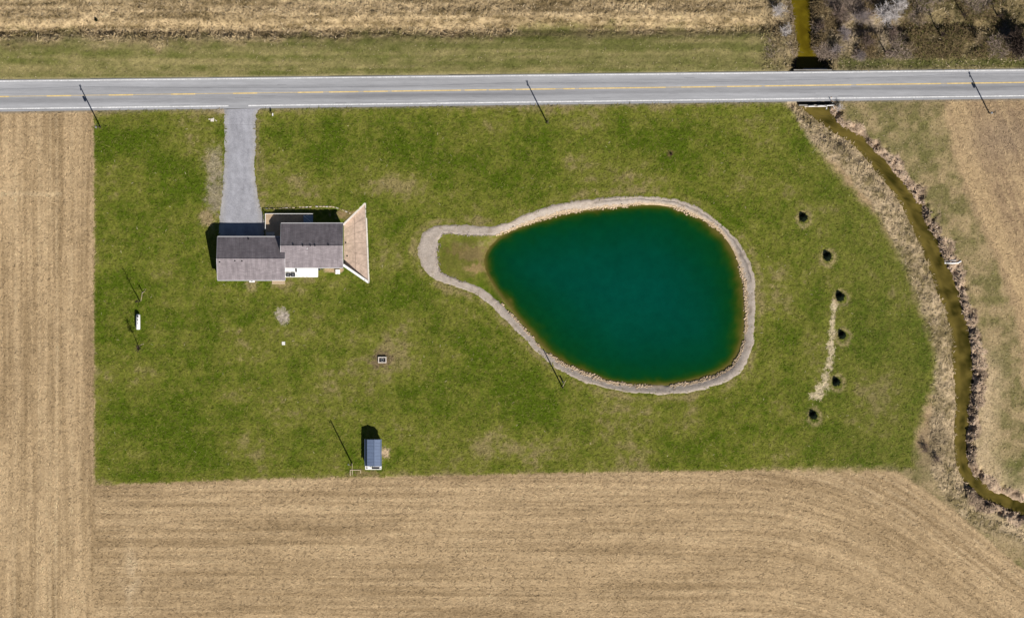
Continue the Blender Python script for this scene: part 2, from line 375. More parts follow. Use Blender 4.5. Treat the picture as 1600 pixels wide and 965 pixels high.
# lawn
L1, L2, L3 = np.array([.070,.103,.0070]), np.array([.146,.154,.025]), np.array([.23,.19,.078])
n1 = fbm(PX/28, PY/28, 1, 5); n2 = fbm(PX/75, PY/60, 3, 3); n3 = fbm(PX/6, PY/6, 5, 3)
dry = .46+(n1-.5)*1.2+(n2-.5)*1.7+(n3-.5)*1.35
rightside = ss(1150, 1420, PX); dry = dry+.13*rightside+.10*ss(560, 740, PY)-.08*ss(420, 160, PX)
ringd = segdist(RING_OUT, PX, PY); dry = dry+.16*np.sin(ringd/3.6+2.5*(fbm(PX/60, PY/60, 2, 2)-.5))*ss(60, 15, ringd)+.10*np.sin(ringd/5.5)*ss(1150, 1250, PX)+.06*np.sin(PY/3.4+2*(n2-.5))*ss(700, 500, PX)
dry = dry+.14*np.exp(-(ringd/38)**2)
dry = dry-.22*np.exp(-((PY-222+10*np.sin(PX/130))/24)**2)*ss(420, 520, PX)*ss(1240, 1100, PX)
def blob(x, y, rx, ry, a): return a*np.exp(-(((PX-x)/rx)**2+((PY-y)/ry)**2))
dry = dry+blob(610,290,50,16,.8)+blob(500,290,60,12,.15)+blob(690,300,60,30,.1)+blob(380,452,60,9,.55)+blob(505,440,45,8,.5)+blob(480,468,90,26,.25)+blob(560,575,70,30,.26)+blob(650,560,60,25,.3)
dry = dry+blob(330,275,17,42,.3)+blob(330,340,16,20,.5)+blob(760,200,70,10,.2)+blob(1010,196,110,9,.3)+blob(1080,272,90,24,.34)+blob(1120,655,120,25,.12)+blob(1365,612,50,28,.28)+blob(205,480,35,60,.26)+blob(700,560,60,20,.12)
dry = dry+.45*np.exp(-((PY-road_bot(PX)-4)/5)**2)+.2*np.exp(-((PY-road_bot(PX)-14)/12)**2)
rd = sdist(RING_OUT, PX, PY); dry = dry+.30*np.exp(-((rd+5)/9)**2)*(rd < 2)
dry = dry+.35*np.exp(-(lawn_s/5)**2)
d1 = np.clip(dry/.75, 0, 1)[..., None]; d2 = np.clip((dry-.86)/.6, 0, 1)[..., None]
lawn = (L1*(1-d1)+L2*d1)*(1-d2)+L3*d2
dull = (.30*rightside)[..., None]; lawn = lawn*(1-dull)+np.array([.105,.108,.028])*dull
# bare earth and gravelly spots in the lawn
def patch(cx, cy, rx, ry, c, a=1.0, soft=.6):
    global lawn
    r = np.hypot((PX-cx)/rx, (PY-cy)/ry)+(fbm(PX/5, PY/5, 7, 3)-.5)*1.5
    k = (a*ss(1+soft*.5, 1-soft*.5, r))[..., None]; lawn = lawn*(1-k)+np.array(c)*k
patch(443,494,10,11,(.36,.31,.25)); patch(597,562,18,14,(.17,.12,.075), .8); patch(602,706,7,8,(.45,.34,.22)); patch(575,740,28,6,(.22,.16,.08), .7)
patch(334,258,13,26,(.33,.275,.19), .8, .9); patch(336,305,13,28,(.30,.25,.18), .8, .9); patch(322,340,11,12,(.33,.25,.14), .8, .7); patch(322,248,9,7,(.30,.24,.12), .6); patch(346,172,10,5,(.36,.29,.2)); patch(520,422,17,4,(.40,.29,.17)); patch(540,335,20,6,(.27,.18,.10), .8)
patch(545,345,8,14,(.14,.12,.04), .7); patch(720,405,34,32,(.105,.10,.022), .65); patch(740,396,26,11,(.17,.125,.055), .8); patch(715,390,16,8,(.16,.12,.045), .6); patch(745,420,16,7,(.30,.20,.10), .7); patch(403,235,3,60,(.24,.18,.1), .5)
patch(1448,668,22,20,(.15,.115,.065), .0); patch(1048,240,5,5,(.12,.08,.04), .8); patch(393,446,10,8,(.3,.22,.13), .6); patch(440,445,16,5,(.3,.22,.12), .6)
for (a, b, c_, d) in ((1303,478,4,11),(1301,500,4,15),(1301,522,5,13),(1299,545,5,17),(1296,568,5,12),(1290,590,6,11),(1284,606,9,8),(1276,618,9,6),(1304,474,3,6)):
    patch(a, b, c_, d, (.56,.46,.31), .85 if b > 470 else .4)
TREES6 = [(1255,340),(1293,401),(1313,464),(1316,524),(1307,597),(1271,649)]
for a, b in TREES6:
    r = np.hypot((PX-a-1.5)/10.5, (PY-b-2)/12)+(fbm(PX/6, PY/6, 3, 2)-.5)*.5
    k = (.6*np.exp(-((r-1)/.22)**2))[..., None]; lawn = lawn*(1-k)+np.array([.36,.27,.15])*k
col = col*(1-w_lawn[..., None])+lawn*w_lawn[..., None]
# pond margin and bed
k = ss(-9, 0, pond_s)[..., None]*.55*(PX > 745)[..., None]; col = col*(1-k)+np.array([.16,.12,.04])*k
# north: mown verge, rough strip, far field
vs = np.clip(.5+(.40*vn(PX/130, PY/5, 2)+.60*fbm(PX/20, PY/10, 4, 4)-.5)*2.4, 0, 1)[..., None]
verge = np.array([.128,.132,.036])*(1-vs)+np.array([.265,.225,.095])*vs
ck = (np.exp(-((PY-road_top(PX)+22)/9)**2)*ss(300, 900, PX)*.35+np.exp(-((PY-72)/7)**2)*.45)[..., None]; verge = verge*(1-ck)+np.array([.105,.105,.034])*ck
rs = np.clip(.5+(.4*vn(PX/70, PY/5, 6)+.6*fbm(PX/12, PY/8, 1, 4)-.5)*2.6, 0, 1)[..., None]
rough = np.array([.17,.125,.062])*(1-rs)+np.array([.47,.355,.205])*rs
rline = np.interp(PX, [0,300,600,900,1150,1600], [62,64,55,46,42,40])
wn = ss(-14, 14, PY-rline+wob*2+(fbm(PX/45, PY/30, 5, 3)-.5)*40)[..., None]
ncol = rough*(1-wn)+verge*wn
ne = ss(1160, 1245, PX+wob*8)[..., None]
bs = np.clip(.5+(fbm(PX/14, PY/14, 3, 5)-.5)*3, 0, 1)[..., None]
brush = np.array([.075,.062,.028])*(1-bs)+np.array([.24,.185,.095])*bs
ol = np.clip((fbm(PX/30, PY/30, 5, 3)-.5)*4*ss(1400, 1520, PX), 0, .8)[..., None]; brush = brush*(1-ol)+np.array([.16,.135,.05])*ol
pk = (np.exp(-(((PX-1350)/75)**2+((PY-40)/45)**2))*np.clip(fbm(PX/9, PY/9, 2, 3)*1.7-.2, 0, 1))[..., None]*.8; brush = brush*(1-pk)+np.array([.31,.25,.20])*pk
pk = (np.exp(-(((PX-1222)/30)**2+((PY-40)/45)**2)))[..., None]*.6; brush = brush*(1-pk)+np.array([.40,.31,.20])*pk
gy = np.exp(-((PY-98)/9)**2)[..., None]*.7*(PX > 1310)[..., None]; brush = brush*(1-gy)+np.array([.10,.11,.03])*gy
ncol = ncol*(1-ne)+brush*ne
north = (PY < road_top(PX)+10)[..., None]
col = np.where(north, ncol, col)
k = (ss(-20, -2, ncr)*(PY < 112))[..., None]*.6; col = col*(1-k)+np.array([.07,.05,.025])*k
# road shoulders
sh = (np.exp(-(np.maximum(PY-road_bot(PX), 0)/(2.2+.25*np.abs(wob)))**2)*(PY > road_bot(PX)-5))[..., None]*.75
col = col*(1-sh)+np.array([.27,.235,.185])*sh
sh = (np.exp(-(np.maximum(road_top(PX)-PY, 0)/2.2)**2)*(PY < road_top(PX)+5))[..., None]*.6
col = col*(1-sh)+np.array([.25,.22,.16])*sh
# small relief: clods, tussocks, eroded edges
mic = (fbm(PX/4.2, PY/4.2, 2, 2)-.5)
amp = .10+.02*w_lawn
amp = np.where(north[..., 0], .20+.25*(1-wn[..., 0]), amp)
amp = amp+.55*wb*np.where(east, .9, .6)*ss(0, -4, crk)
hard = (inside(DRIVE, PX, PY))|((PY > road_top(PX)-2) & (PY < road_bot(PX)+2))|inside(RAMP, PX, PY)
amp = np.where(hard, 0, amp)*ss(0, 8, np.abs(PY-(road_top(PX)+road_bot(PX))/2)-25)
amp = amp*np.where(pond_s > -4, .3, 1)
Z = Z+mic*amp+np.where((w_lawn < .5) & ~north[..., 0] & (wb < .3), .07*(vn(v/4.2, u/60, 3)-.5), 0)
e_r = np.where(east & (PY > 150) & (crk < -1) & (crk > -20), 1.5*np.clip(fbm(PX/9, PY/13, 6, 3)-.52, 0, .3)*3*ss(-1, -4, crk)*ss(-20, -10, crk), 0)
Z = Z-e_r
ny, nx = Z.shape
V = np.c_[GX.ravel(), GY.ravel(), Z.ravel()]; CO = col.reshape(-1, 3)
idx = np.arange(ny*nx).reshape(ny, nx)
F = np.c_[idx[:-1, :-1].ravel(), idx[:-1, 1:].ravel(), idx[1:, 1:].ravel(), idx[1:, :-1].ravel()]
zone = np.full((ny, nx), 0)                                   # 0 stubble field west and south
zone[(east & (PY > 150)) & (ed > 0)] = 1                      # field east
zone[((east & (PY > 150)) & (ed <= 0)) | (gstrip > .5)] = 2   # weedy ground along the creek
zone[wb > .5] = 3
zone[w_lawn > .5] = 4
zone[north[..., 0] & (wn[..., 0] > .5)] = 5; zone[north[..., 0] & (wn[..., 0] <= .5)] = 6; zone[north[..., 0] & (PX > 1190)] = 7
zone[pond_s > -2] = 8
zf = zone[:-1, :-1].ravel()
names = {0: 'stubble_field', 1: 'stubble_field_east', 2: 'weedy_ground', 3: 'creek_bank', 4: 'lawn', 5: 'roadside_verge', 6: 'rough_ground', 7: 'woodland_floor', 8: 'pond_bed'}
for k_, nm in names.items():
    f = F[zf == k_]
    if not len(f): continue
    used, inv = np.unique(f, return_inverse=True)
    o = mesh_np(nm, V[used], inv.reshape(-1, 4), G['ground'], cols=CO[used], smooth=True)
    tag(o, kind='structure')
# the land beyond the picture
R = 2500
vv, ff = [], []
def quad(x0, x1, y0, y1):
    i = len(vv); vv.extend([(x0,y0,-.25),(x1,y0,-.25),(x1,y1,-.25),(x0,y1,-.25)]); ff.append((i,i+1,i+2,i+3))
quad(-R, -131.5, -R, R); quad(131.5, R, -R, R); quad(-131.5, 131.5, -R, -83.5); quad(-131.5, 131.5, 83.5, R)
tag(mesh_np('ground', vv, ff, G['ground'], cols=np.tile([.33,.235,.13], (len(vv), 1))), kind='structure')

# ------------------------------------------------------------------ road, markings, driveway
RX = np.linspace(-2500, 4100, 1101)
def road_strip(name, y0, y1, z, m, parent=None, x0=-2500, x1=4100, n=2, colf=None):
    xx = RX[(RX > x0) & (RX < x1)]; xx = np.r_[x0, xx, x1]
    t = np.linspace(0, 1, n); pts, fc, cl = [], [], []
    A = np.array([[W(x, (1-k)*y0(x)+k*y1(x))+(z,) for k in t] for x in xx]).reshape(-1, 3)
    i = np.arange(len(xx)*n).reshape(len(xx), n)
    f = np.c_[i[:-1, :-1].ravel(), i[:-1, 1:].ravel(), i[1:, 1:].ravel(), i[1:, :-1].ravel()]
    c = None
    if colf is not None: c = np.array([[colf(x, k) for k in t] for x in xx]).reshape(-1, 3)
    return mesh_np(name, A, f, m, parent, c)
def asph(x, k):
    y = (1-k)*road_top(x)+k*road_bot(x); d = y-yel(x)
    b = .315
    b -= .085*math.exp(-((d-6.5)/4.2)**2)+.035*math.exp(-((d+9)/4)**2)-.02*math.exp(-((d+19)/4)**2)-.012*math.exp(-((d-15)/3)**2)
    b -= .035*(d > 19.5)
    w = .02*math.sin(x/140)+.01*math.sin(x/37+2)
    b += w*(.5+.5*math.sin(d/6))
    return (b*.99, b, b*1.045)
road = road_strip('road', road_top, road_bot, .012, G['asphalt'], n=26, colf=asph); tag(road, kind='structure')
road_strip('edge_line', lambda x: road_top(x)+1.4, lambda x: road_top(x)+3.0, .016, G['white_line'], road)
road_strip('edge_line', lambda x: road_bot(x)-5.2, lambda x: road_bot(x)-3.4, .016, G['white_line'], road, x1=357)
road_strip('edge_line', lambda x: road_bot(x)-5.2, lambda x: road_bot(x)-3.4, .016, G['white_line'], road, x0=388)
road_strip('centre_line', lambda x: yel(x)-.8, lambda x: yel(x)+.6, .016, G['yellow_worn'], road)
for x in np.arange(-2500+65, 440, 97): road_strip('centre_dash', lambda x: yel(x)-.9, lambda x: yel(x)+1.1, .020, G['yellow_line'], road, x0=x-14, x1=x+24)
for a, b in ((465,505),(514,560),(568,606),(612,720),(726,760),(764,800),(806,868),(880,898),(905,1040),(1064,1118),(1136,1190),(1195,1330),(1338,1470),(1480,1610),(1620,1900)):
    road_strip('centre_dash', lambda x: yel(x)-.9, lambda x: yel(x)+1.0, .020, G['yellow_line'], road, x0=a, x1=b)
# driveway: gravel sheet with ragged edges
dl = resample([(349,171),(351,200),(350,260),(347,300),(343,340),(341,374)], 90, False); dr = resample([(406,169.2),(400,180),(400,225),(397,262),(402,300),(409,328),(413,345),(414,374)], 90, False)
A, cl = [], []
for i in range(90):
    j0 = (fbm(dl[i:i+1, 0]*0, dl[i:i+1, 1]/4, 1, 3)[0]-.5)*5; j1 = (fbm(dr[i:i+1, 0]*0, dr[i:i+1, 1]/4, 4, 3)[0]-.5)*5
    for k in np.linspace(0, 1, 14):
        x = (dl[i, 0]+j0)*(1-k)+(dr[i, 0]+j1)*k; y = dl[i, 1]*(1-k)+dr[i, 1]*k
        t_ = float(fbm(np.array([x/2.5]), np.array([y/25]), 3, 3)[0]); e_ = math.exp(-(min(k, 1-k)/.10)**2); b_ = .305*(1+(t_-.5)*.5)
        cl.append((b_*(1+.06*e_), b_*(1.0+.01*e_), b_*(1.09-.12*e_)))
        A.append(W(x, y)+(.03+.04*math.sin(math.pi*k)+.03*float(fbm(np.array([x/5]), np.array([y/5]), 2, 2)[0]-.5)-(.05 if k in (0, 1) else 0),))
ii = np.arange(90*14).reshape(90, 14)
drv = mesh_np('driveway', A, np.c_[ii[:-1, :-1].ravel(), ii[:-1, 1:].ravel(), ii[1:, 1:].ravel(), ii[1:, :-1].ravel()], G['gravel'], cols=np.array(cl), smooth=True)
tag(drv, kind='structure')

# ------------------------------------------------------------------ pond: water, gravel ring
def pond_water():
    o = resample(POND, 240); c = np.array([985., 462.]); ts = np.linspace(1.02, .001, 46)
    pts = np.array([[c+(p-c)*t for p in o] for t in ts]).reshape(-1, 2)
    s = sdist(POND, pts[:, 0], pts[:, 1])+ (fbm(pts[:, 0]/16, pts[:, 1]/16, 3, 3)-.5)*16*np.clip(sdist(POND, pts[:, 0], pts[:, 1])/8, .1, 1)
    soft = 1+.9*np.exp(-(((pts[:, 0]-830)/90)**2+((pts[:, 1]-530)/70)**2))+.8*np.exp(-(((pts[:, 0]-1110)/60)**2+((pts[:, 1]-385)/70)**2))+.8*np.exp(-((pts[:, 0]-1150)/25)**2)
    s = s/soft
    stops = [(-3, (.13,.10,.034)), (.8, (.092,.080,.016)), (2.6, (.042,.058,.006)), (6, (.010,.046,.004)), (12, (.0015,.041,.009)), (32, (.0005,.042,.016)), (70, (.0004,.047,.026)), (120, (.0004,.050,.032))]
    cols = np.c_[[np.interp(s, [a for a, _ in stops], [b[i] for _, b in stops]) for i in range(3)]].T
    wx, wy = (pts[:, 0]-800)*M, (482.5-pts[:, 1])*M
    i = np.arange(len(ts)*240).reshape(len(ts), 240); j = np.roll(i, -1, axis=1)
    f = np.c_[i[:-1].ravel(), j[:-1].ravel(), j[1:].ravel(), i[1:].ravel()]
    o = mesh_np('pond_water', np.c_[wx, wy, np.full(len(wx), POND_Z)], f, G['water'], cols=cols, smooth=True)
    return tag(o, kind='structure')
pond_water()
NR, NS = 640, 9
ro = resample(RING_OUT, 900); 
# walk the outer edge; for each point take the nearest point of the inner edge
ri = resample(RING_IN, 1800)
ro = resample(RING_OUT, NR)
near = np.array([ri[np.argmin(np.hypot(*(ri-p).T))] for p in ro])
for _ in range(6): near = (np.roll(near, 1, 0)+near+np.roll(near, -1, 0))/3
A, cl = [], []
jit_o = (fbm(np.arange(NR)/5.0, np.zeros(NR), 1, 4)-.5)*5.0; jit_i = (fbm(np.arange(NR)/5.0, np.ones(NR)*5, 2, 4)-.5)*5.0
ts = np.linspace(0, 1, NS)
grid = np.zeros((NR, NS, 2))
for i in range(NR):
    d = near[i]-ro[i]; d = d/np.hypot(*d); a = ro[i]+d*jit_o[i]; b = near[i]+d*jit_i[i]
    grid[i] = a+(b-a)*ts[:, None]
gp = grid.reshape(-1, 2); hz = height(gp[:, 0], gp[:, 1], True).reshape(NR, NS)
nz = (fbm(gp[:, 0]/4, gp[:, 1]/4, 5, 3)-.5).reshape(NR, NS)
zz = np.maximum(hz, POND_Z-.1)+.13+.14*nz; zz[:, 0] -= .17; zz[:, -1] -= .18
tt = np.tile(ts, (NR, 1)); wet = np.clip(sdist(POND, gp[:, 0], gp[:, 1]).reshape(NR, NS)+6, 0, 6)/6
nn = fbm(gp[:, 0]/7, gp[:, 1]/7, 2, 4).reshape(NR, NS)
grey, tan, dk = np.array([.375,.322,.275]), np.array([.50,.375,.24]), np.array([.13,.11,.10])
kt = np.clip(wet*1.1+(nn-.5)*.8, 0, 1)[..., None]; pc = grey*(1-kt)+tan*kt
kd = (np.clip((nn-.60)*5, 0, 1)*(1-wet))[..., None]*.5; pc = pc*(1-kd)+dk*kd
kt = np.exp(-(tt/.10)**2)[..., None]*.35; pc = pc*(1-kt)+np.array([.33,.26,.16])*kt
# a darker, slightly sunken seam along the northern and north-eastern ring
ang = np.arctan2(gp[:, 1]-460, gp[:, 0]-985).reshape(NR, NS); seam = ((ang < -.1) & (ang > -1.95))
kd = (np.exp(-((tt-.42-.1*(nn-.5))/.07)**2)*seam)[..., None]*.8; pc = pc*(1-kd)+np.array([.05,.045,.045])*kd
zz = zz-.03*np.exp(-((tt-.42)/.09)**2)*seam
A = np.c_[(gp[:, 0]-800)*M, (482.5-gp[:, 1])*M, zz.ravel()]
i = np.arange(NR*NS).reshape(NR, NS); j = np.roll(i, -1, axis=0)
ring = mesh_np('gravel_path', A, np.c_[i[:, :-1].ravel(), i[:, 1:].ravel(), j[:, 1:].ravel(), j[:, :-1].ravel()], G['path'], cols=pc.reshape(-1, 3), smooth=True)
tag(ring, kind='structure')

# creek water, two sheets
def creek_water(name, lft, rgt, z, c1, c2):
    n = 160; a = resample(lft, n, False); b = resample(rgt, n, False); A, cl = [], []
    for k in range(n):
        for t in np.linspace(-.12, 1.12, 9):
            p = a[k]*(1-t)+b[k]*t; A.append(W(*p)+(z,))
            q = float(fbm(np.array([p[0]/12]), np.array([p[1]/12]), 2, 4)[0]); q = min(max(.5+(q-.5)*2.2+(.35 if t < .2 else 0), 0), 1)  # water paler at the west edge; shade toward the east painted in
            cl.append(np.array(c1)*(1-q)+np.array(c2)*q)
    i = np.arange(n*9).reshape(n, 9)
    return tag(mesh_np(name, A, np.c_[i[:-1, :-1].ravel(), i[:-1, 1:].ravel(), i[1:, 1:].ravel(), i[1:, :-1].ravel()], G['water'], cols=np.array(cl)), kind='structure')
creek_water('creek_water', CREEK_L, CREEK_R, CREEK_Z, (.030,.026,.004), (.125,.095,.022))
creek_water('creek_water', [(1234,-110),(1236,-40),(1239,0),(1244,40),(1250,75),(1250,108)], [(1272,-110),(1268,-40),(1267,0),(1269,40),(1270,75),(1288,108)], -2.72, (.075,.055,.003), (.125,.095,.006))

# ================================================================== HOUSE
EZ, RZ = 3.0, 5.8
def house():
    h = empty('house', at(437, 395)); hl = h.location.copy()
    tag(h, 'two-block farmhouse with grey-brown shingle gable roofs at the end of the gravel driveway', 'house')
    def put(mb, name, m, parent=None, **k):
        bmesh.ops.translate(mb.b, verts=mb.b.verts, vec=-hl)
        return mb.build(name, m, parent or h, **k)
    blocks = [(339, 445, 370, 405.5, 437.5), (438.5, 535.5, 349, 385.5, 418)]
    for bi, (xa, xb, yn, yr, ysth) in enumerate(blocks):
        x0 = P(xa, yr, 4.8).x; x1 = P(xb, yr, 4.8).x
        N = P(xa, yn, EZ).y; S = P(xa, ysth, EZ).y; Rg = (N+S)/2
        ov = .4
        # walls with gables
        m = MB(); pr = [(x0+ov*.6, N-ov, -1.6), (x0+ov*.6, S+ov, -1.6), (x0+ov*.6, S+ov, EZ+.10), (x0+ov*.6, Rg, RZ-.22), (x0+ov*.6, N-ov, EZ+.10)]
        m.prism(pr, (x1-x0-1.2*ov, 0, 0)); put(m, 'wall', G['siding'])
        th = .16
        for s_, (ye) in ((0, N), (1, S)):
            m = MB(); m.prism([(x0, ye, EZ), (x0, Rg, RZ), (x0, Rg, RZ-th), (x0, ye, EZ-th)], (x1-x0, 0, 0)); rf = put(m, 'roof', G['roof'])
            # gutter along the eave, barge boards along the rakes
            sg = 1 if ye == N else -1
            m = MB().box(x0, x1, min(ye+sg*.01, ye+sg*.16), max(ye+sg*.01, ye+sg*.16), EZ-.16, EZ-.01); put(m, 'gutter', G['trim'], rf)
            for xe in (x0-.07, x1+.003):
                m = MB().prism([(xe, ye, EZ+.02), (xe, Rg, RZ+.02), (xe, Rg, RZ-.24), (xe, ye, EZ-.24)], (.067, 0, 0)); put(m, 'barge_board', G['trim'], rf)
        m = MB().prism([(x0, Rg-.17, RZ-.10), (x0, Rg, RZ+.05), (x0, Rg+.17, RZ-.10)], (x1-x0, 0, 0)); put(m, 'ridge_cap', G['roof'])
        def roofz(y): return RZ-abs(y-Rg)*(RZ-EZ)/abs(N-Rg)
        vents = [(343, 409), (388, 373.5), (378, 407.5), (367, 407)] if bi == 0 else [(458, 382.5), (473, 383.5), (485, 383.5), (492, 383.5), (513, 383), (480, 388)]
        for vx, vy in vents:
            p = P(vx, vy, 5.5); z = roofz(p.y); p = P(vx, vy, z); z = roofz(p.y)
            m = MB().tube([(p.x, p.y, z-.1), (p.x, p.y, z+.16)], [.1, .1], 8); m.box(p.x-.17, p.x+.17, p.y-.17, p.y+.17, z-.14, z+.04); put(m, 'vent_pipe', G['black'] if vy != 388 else G['trim'])
        # windows and doors
        yN, yS = N-ov, S+ov
        def opening(name, xc, w, z0, z1, y, sg, matn, sill=True):
            f = put(MB().box(xc-w/2-.09, xc+w/2+.09, min(y, y+sg*.06), max(y, y+sg*.06), z0-.09, z1+.09), name, G['white'])
            put(MB().box(xc-w/2, xc+w/2, min(y+sg*.03, y+sg*.08), max(y+sg*.03, y+sg*.08), z0, z1), 'pane' if matn == 'glass' else 'panel', G[matn], f)
        if bi == 0:
            for xc in (x0+4.2, x0+9.2): opening('garage_door', xc, 4.0, .05, 2.35, yN, 1, 'door')
            opening('door', x0+12.6, 1.0, .4, 2.5, yN, 1, 'door')
            for xc in (x0+2.5, x0+7.2): opening('window', xc, 1.4, .9, 2.2, yS, -1, 'glass')
            opening('door', x1-2, 1.0, .35, 2.45, yS, -1, 'door')
        else:
            for xc in (x0+3.6, x0+11.2): opening('window', xc, 1.6, 1.0, 2.3, yN, 1, 'glass')
            opening('door', x0+7.4, 1.0, .4, 2.5, yN, 1, 'door')
            opening('door', x0+4.4, 1.9, .2, 2.3, yS, -1, 'glass')
            for xc in (x0+8.6, x0+11.6): opening('window', xc, 1.3, .9, 2.2, yS, -1, 'glass')
            put(MB().box(x1-ov*.6, x1-ov*.6+.06, Rg-1.6, Rg+1.6, -1.3, 1.0), 'basement_door', G['door'])
    # front porch: floor, railing, steps
    a = P(414.5, 333.5, .4); b = P(489, 333.5, .4); yb = P(450, 352.5, 0).y; c = P(438, 372, 0)
    put(MB().box(a.x, b.x, yb, a.y, -.2, .38), 'porch_floor', G['deck_wood'])
    put(MB().box(a.x, c.x+.1, c.y, yb-.002, -.2, .38), 'porch_floor', G['deck_wood'])
    rail = put(MB().box(a.x, b.x, a.y-.12, a.y-.005, 1.28, 1.38), 'railing', G['white'])
    put(MB().box(a.x, b.x, a.y-.10, a.y-.03, .46, .53), 'bottom_rail', G['white'], rail)
    n = 40
    for k in range(n+1):
        x = a.x+.04+(b.x-a.x-.08)*k/n; w = .05 if k % 8 == 0 else .018
        put(MB().box(x-w, x+w, a.y-.065-w, a.y-.065+w, .38, 1.28 if w < .03 else 1.45), 'post' if w > .03 else 'baluster', G['white'], rail)
    rw = put(MB().box(a.x+.002, a.x+.12, P(0, 358.5, 1.3).y, a.y-.125, 1.28, 1.38), 'railing', G['white'])
    for k in range(13):
        y = a.y-.3-(3.3)*k/12; put(MB().box(a.x+.04, a.x+.08, y-.02, y+.02, .38, 1.28), 'baluster', G['white'], rw)
    for k in range(4):
        xs0 = b.x-2.2+k*.55; put(MB().box(xs0, xs0+.545, yb+.6, a.y-.35, .383, .383+.16*(4-k)*.6), 'step', G['step_blue'])
    put(MB().prism([(b.x-2.25, a.y-.5, .95), (b.x-.5, yb+.8, .55), (b.x-.5, yb+.8, .63), (b.x-2.25, a.y-.5, 1.03)], (.08, .06, 0)), 'handrail', G['white'])
    m0 = P(416, 362.5, .4); m1 = P(429, 369, .4)
    put(MB().box(m0.x, m1.x, m1.y, m0.y, .383, .46), 'doorstep', G['concrete'])
    # wooden steps at the rear
    p0 = P(425, 436, .3); p1 = P(445, 443.5, .3)
    st = put(MB().box(p0.x+.1, p1.x-.1, p1.y+.15, p0.y+.3, .0, .26), 'rear_steps', G['deck_wood'])
    for k in range(6):
        y = p1.y+.19*k; put(MB().box(p0.x, p1.x, y, y+.17, .263+(.04 if k > 1 else -.06), .30+(.04 if k > 1 else -.06)), 'plank', G['pale_wood'] if k != 2 else G['deck_wood'], st)
    return h
house()

# paved terrace behind the house and what stands on it
a = P(445.5, 419, .05); b = P(497, 433, .05)
tz = MB().box(a.x, b.x, b.y, a.y+1.2, -.15, .10).build('rear_terrace', G['white_slab']); tag(tz, kind='structure')
cu = empty('condenser_unit', P(450.3, 429.2, .1)); tag(cu, 'black round-fan cooling unit on the white terrace, nearer the left roof', 'cooling unit', 'cooling units on the white terrace')
def cyl(mb, x, y, z0, z1, r, n=16, r2=None): return mb.tube([(x, y, z0), (x, y, z1)], [r, r2 or r], n)
MB().box(-.50, .50, -.43, .43, 0, .35).build('casing', G['black'], cu, bevel=.05)
cyl(MB(), 0, 0, .355, .39, .38).build('fan_grille', G['dark_metal'], cu); cyl(MB(), 0, 0, .395, .43, .13).build('fan_hub', G['grey_metal'], cu)
c2 = copy_tree(cu); c2.location = P(457.9, 429.2, .1); c2['label'] = 'black round-fan cooling unit on the white terrace, the right one of the pair'
gr = empty('grill', P(462.8, 421.8, .1), math.radians(4)); tag(gr, 'narrow dark barbecue grill on the white terrace against the rear wall', 'grill')
MB().box(-.2, .2, -.45, .45, .75, .95).build('firebox', G['dark_metal'], gr, bevel=.03)
MB().prism([(-.2, -.45, .955), (.2, -.45, .955), (.16, -.45, 1.12), (-.1, -.45, 1.16)], (0, .9, 0)).build('lid', G['black'], gr)
for sx in (-.15, .15):
    for sy in (-.38, .38): MB().box(sx-.02, sx+.02, sy-.02, sy+.02, 0, .75).build('leg', G['dark_metal'], gr)
for k, (px, py, r, lb) in enumerate(((499, 420.8, .24, 'larger dark planter pot at the terrace corner'), (503, 420.3, .15, 'smaller dark planter pot beside the terrace corner'))):
    e = empty('planter_pot', P(px, py, .02)); tag(e, lb, 'pot', 'dark pots beside the terrace')
    MB().tube([(0,0,0), (0,0,.45), (0,0,.5)], [r*.75, r, r*1.08], 12).build('pot', G['black'], e); cyl(MB(), 0, 0, .505, .515, r*.9, 12).build('soil', G['dark_metal'], e)
hb = empty('basement_hatch', P(527.8, 424.5, .2)); tag(hb, 'small white square hatch box beside the rear wall near the ramp', 'hatch')
MB().box(-.5, .5, -.5, .5, -.3, .3).build('box', G['white'], hb, bevel=.02); MB().box(-.54, .54, -.54, .54, .303, .36).build('lid', G['white'], hb, bevel=.01); MB().box(-.1, .1, -.52, -.48, .365, .40).build('handle', G['grey_metal'], hb)
ub = empty('utility_cabinet', P(393.8, 438.8, .2)); tag(ub, 'white low cabinet at the rear wall under the left roof', 'cabinet')
MB().box(-.65, .65, -.32, .32, -.1, .75).build('casing', G['white'], ub, bevel=.03); MB().box(-.2, .2, -.12, .02, .753, .80).build('vent', G['grey_metal'], ub); MB().box(-.02, .02, -.345, -.322, .2, .5).build('handle', G['grey_metal'], ub)

# stone edging in front of the porch
ed_pts = resample([(414,325.6),(430,325.4),(448,325.0),(470,323.8),(495,322.6),(520,323.0),(534,327),(548,334)], 27, False)
eg = empty('garden_edging', at(450, 325)); tag(eg, 'row of tan stone blocks edging the shaded bed in front of the porch', 'edging')
for k in range(26):
    if k in (3, 9, 14): continue
    p, q = ed_pts[k], ed_pts[k+1]; d = Vector((q[0]-p[0], -(q[1]-p[1]), 0)); c = at((p[0]+q[0])/2, (p[1]+q[1])/2); c.z = 0; L = d.length*M*.46
    m = MB().box(-L*random.uniform(.75, 1), L*random.uniform(.75, 1), -.14, .14, -.15, random.uniform(.08, .2))
    o = m.build('block', G['pale_wood'] if k % 3 else G['concrete'], eg, bevel=.03); o.location = c-eg.location; o.rotation_euler.z = math.atan2(d.y, d.x)+random.uniform(-.12, .12)

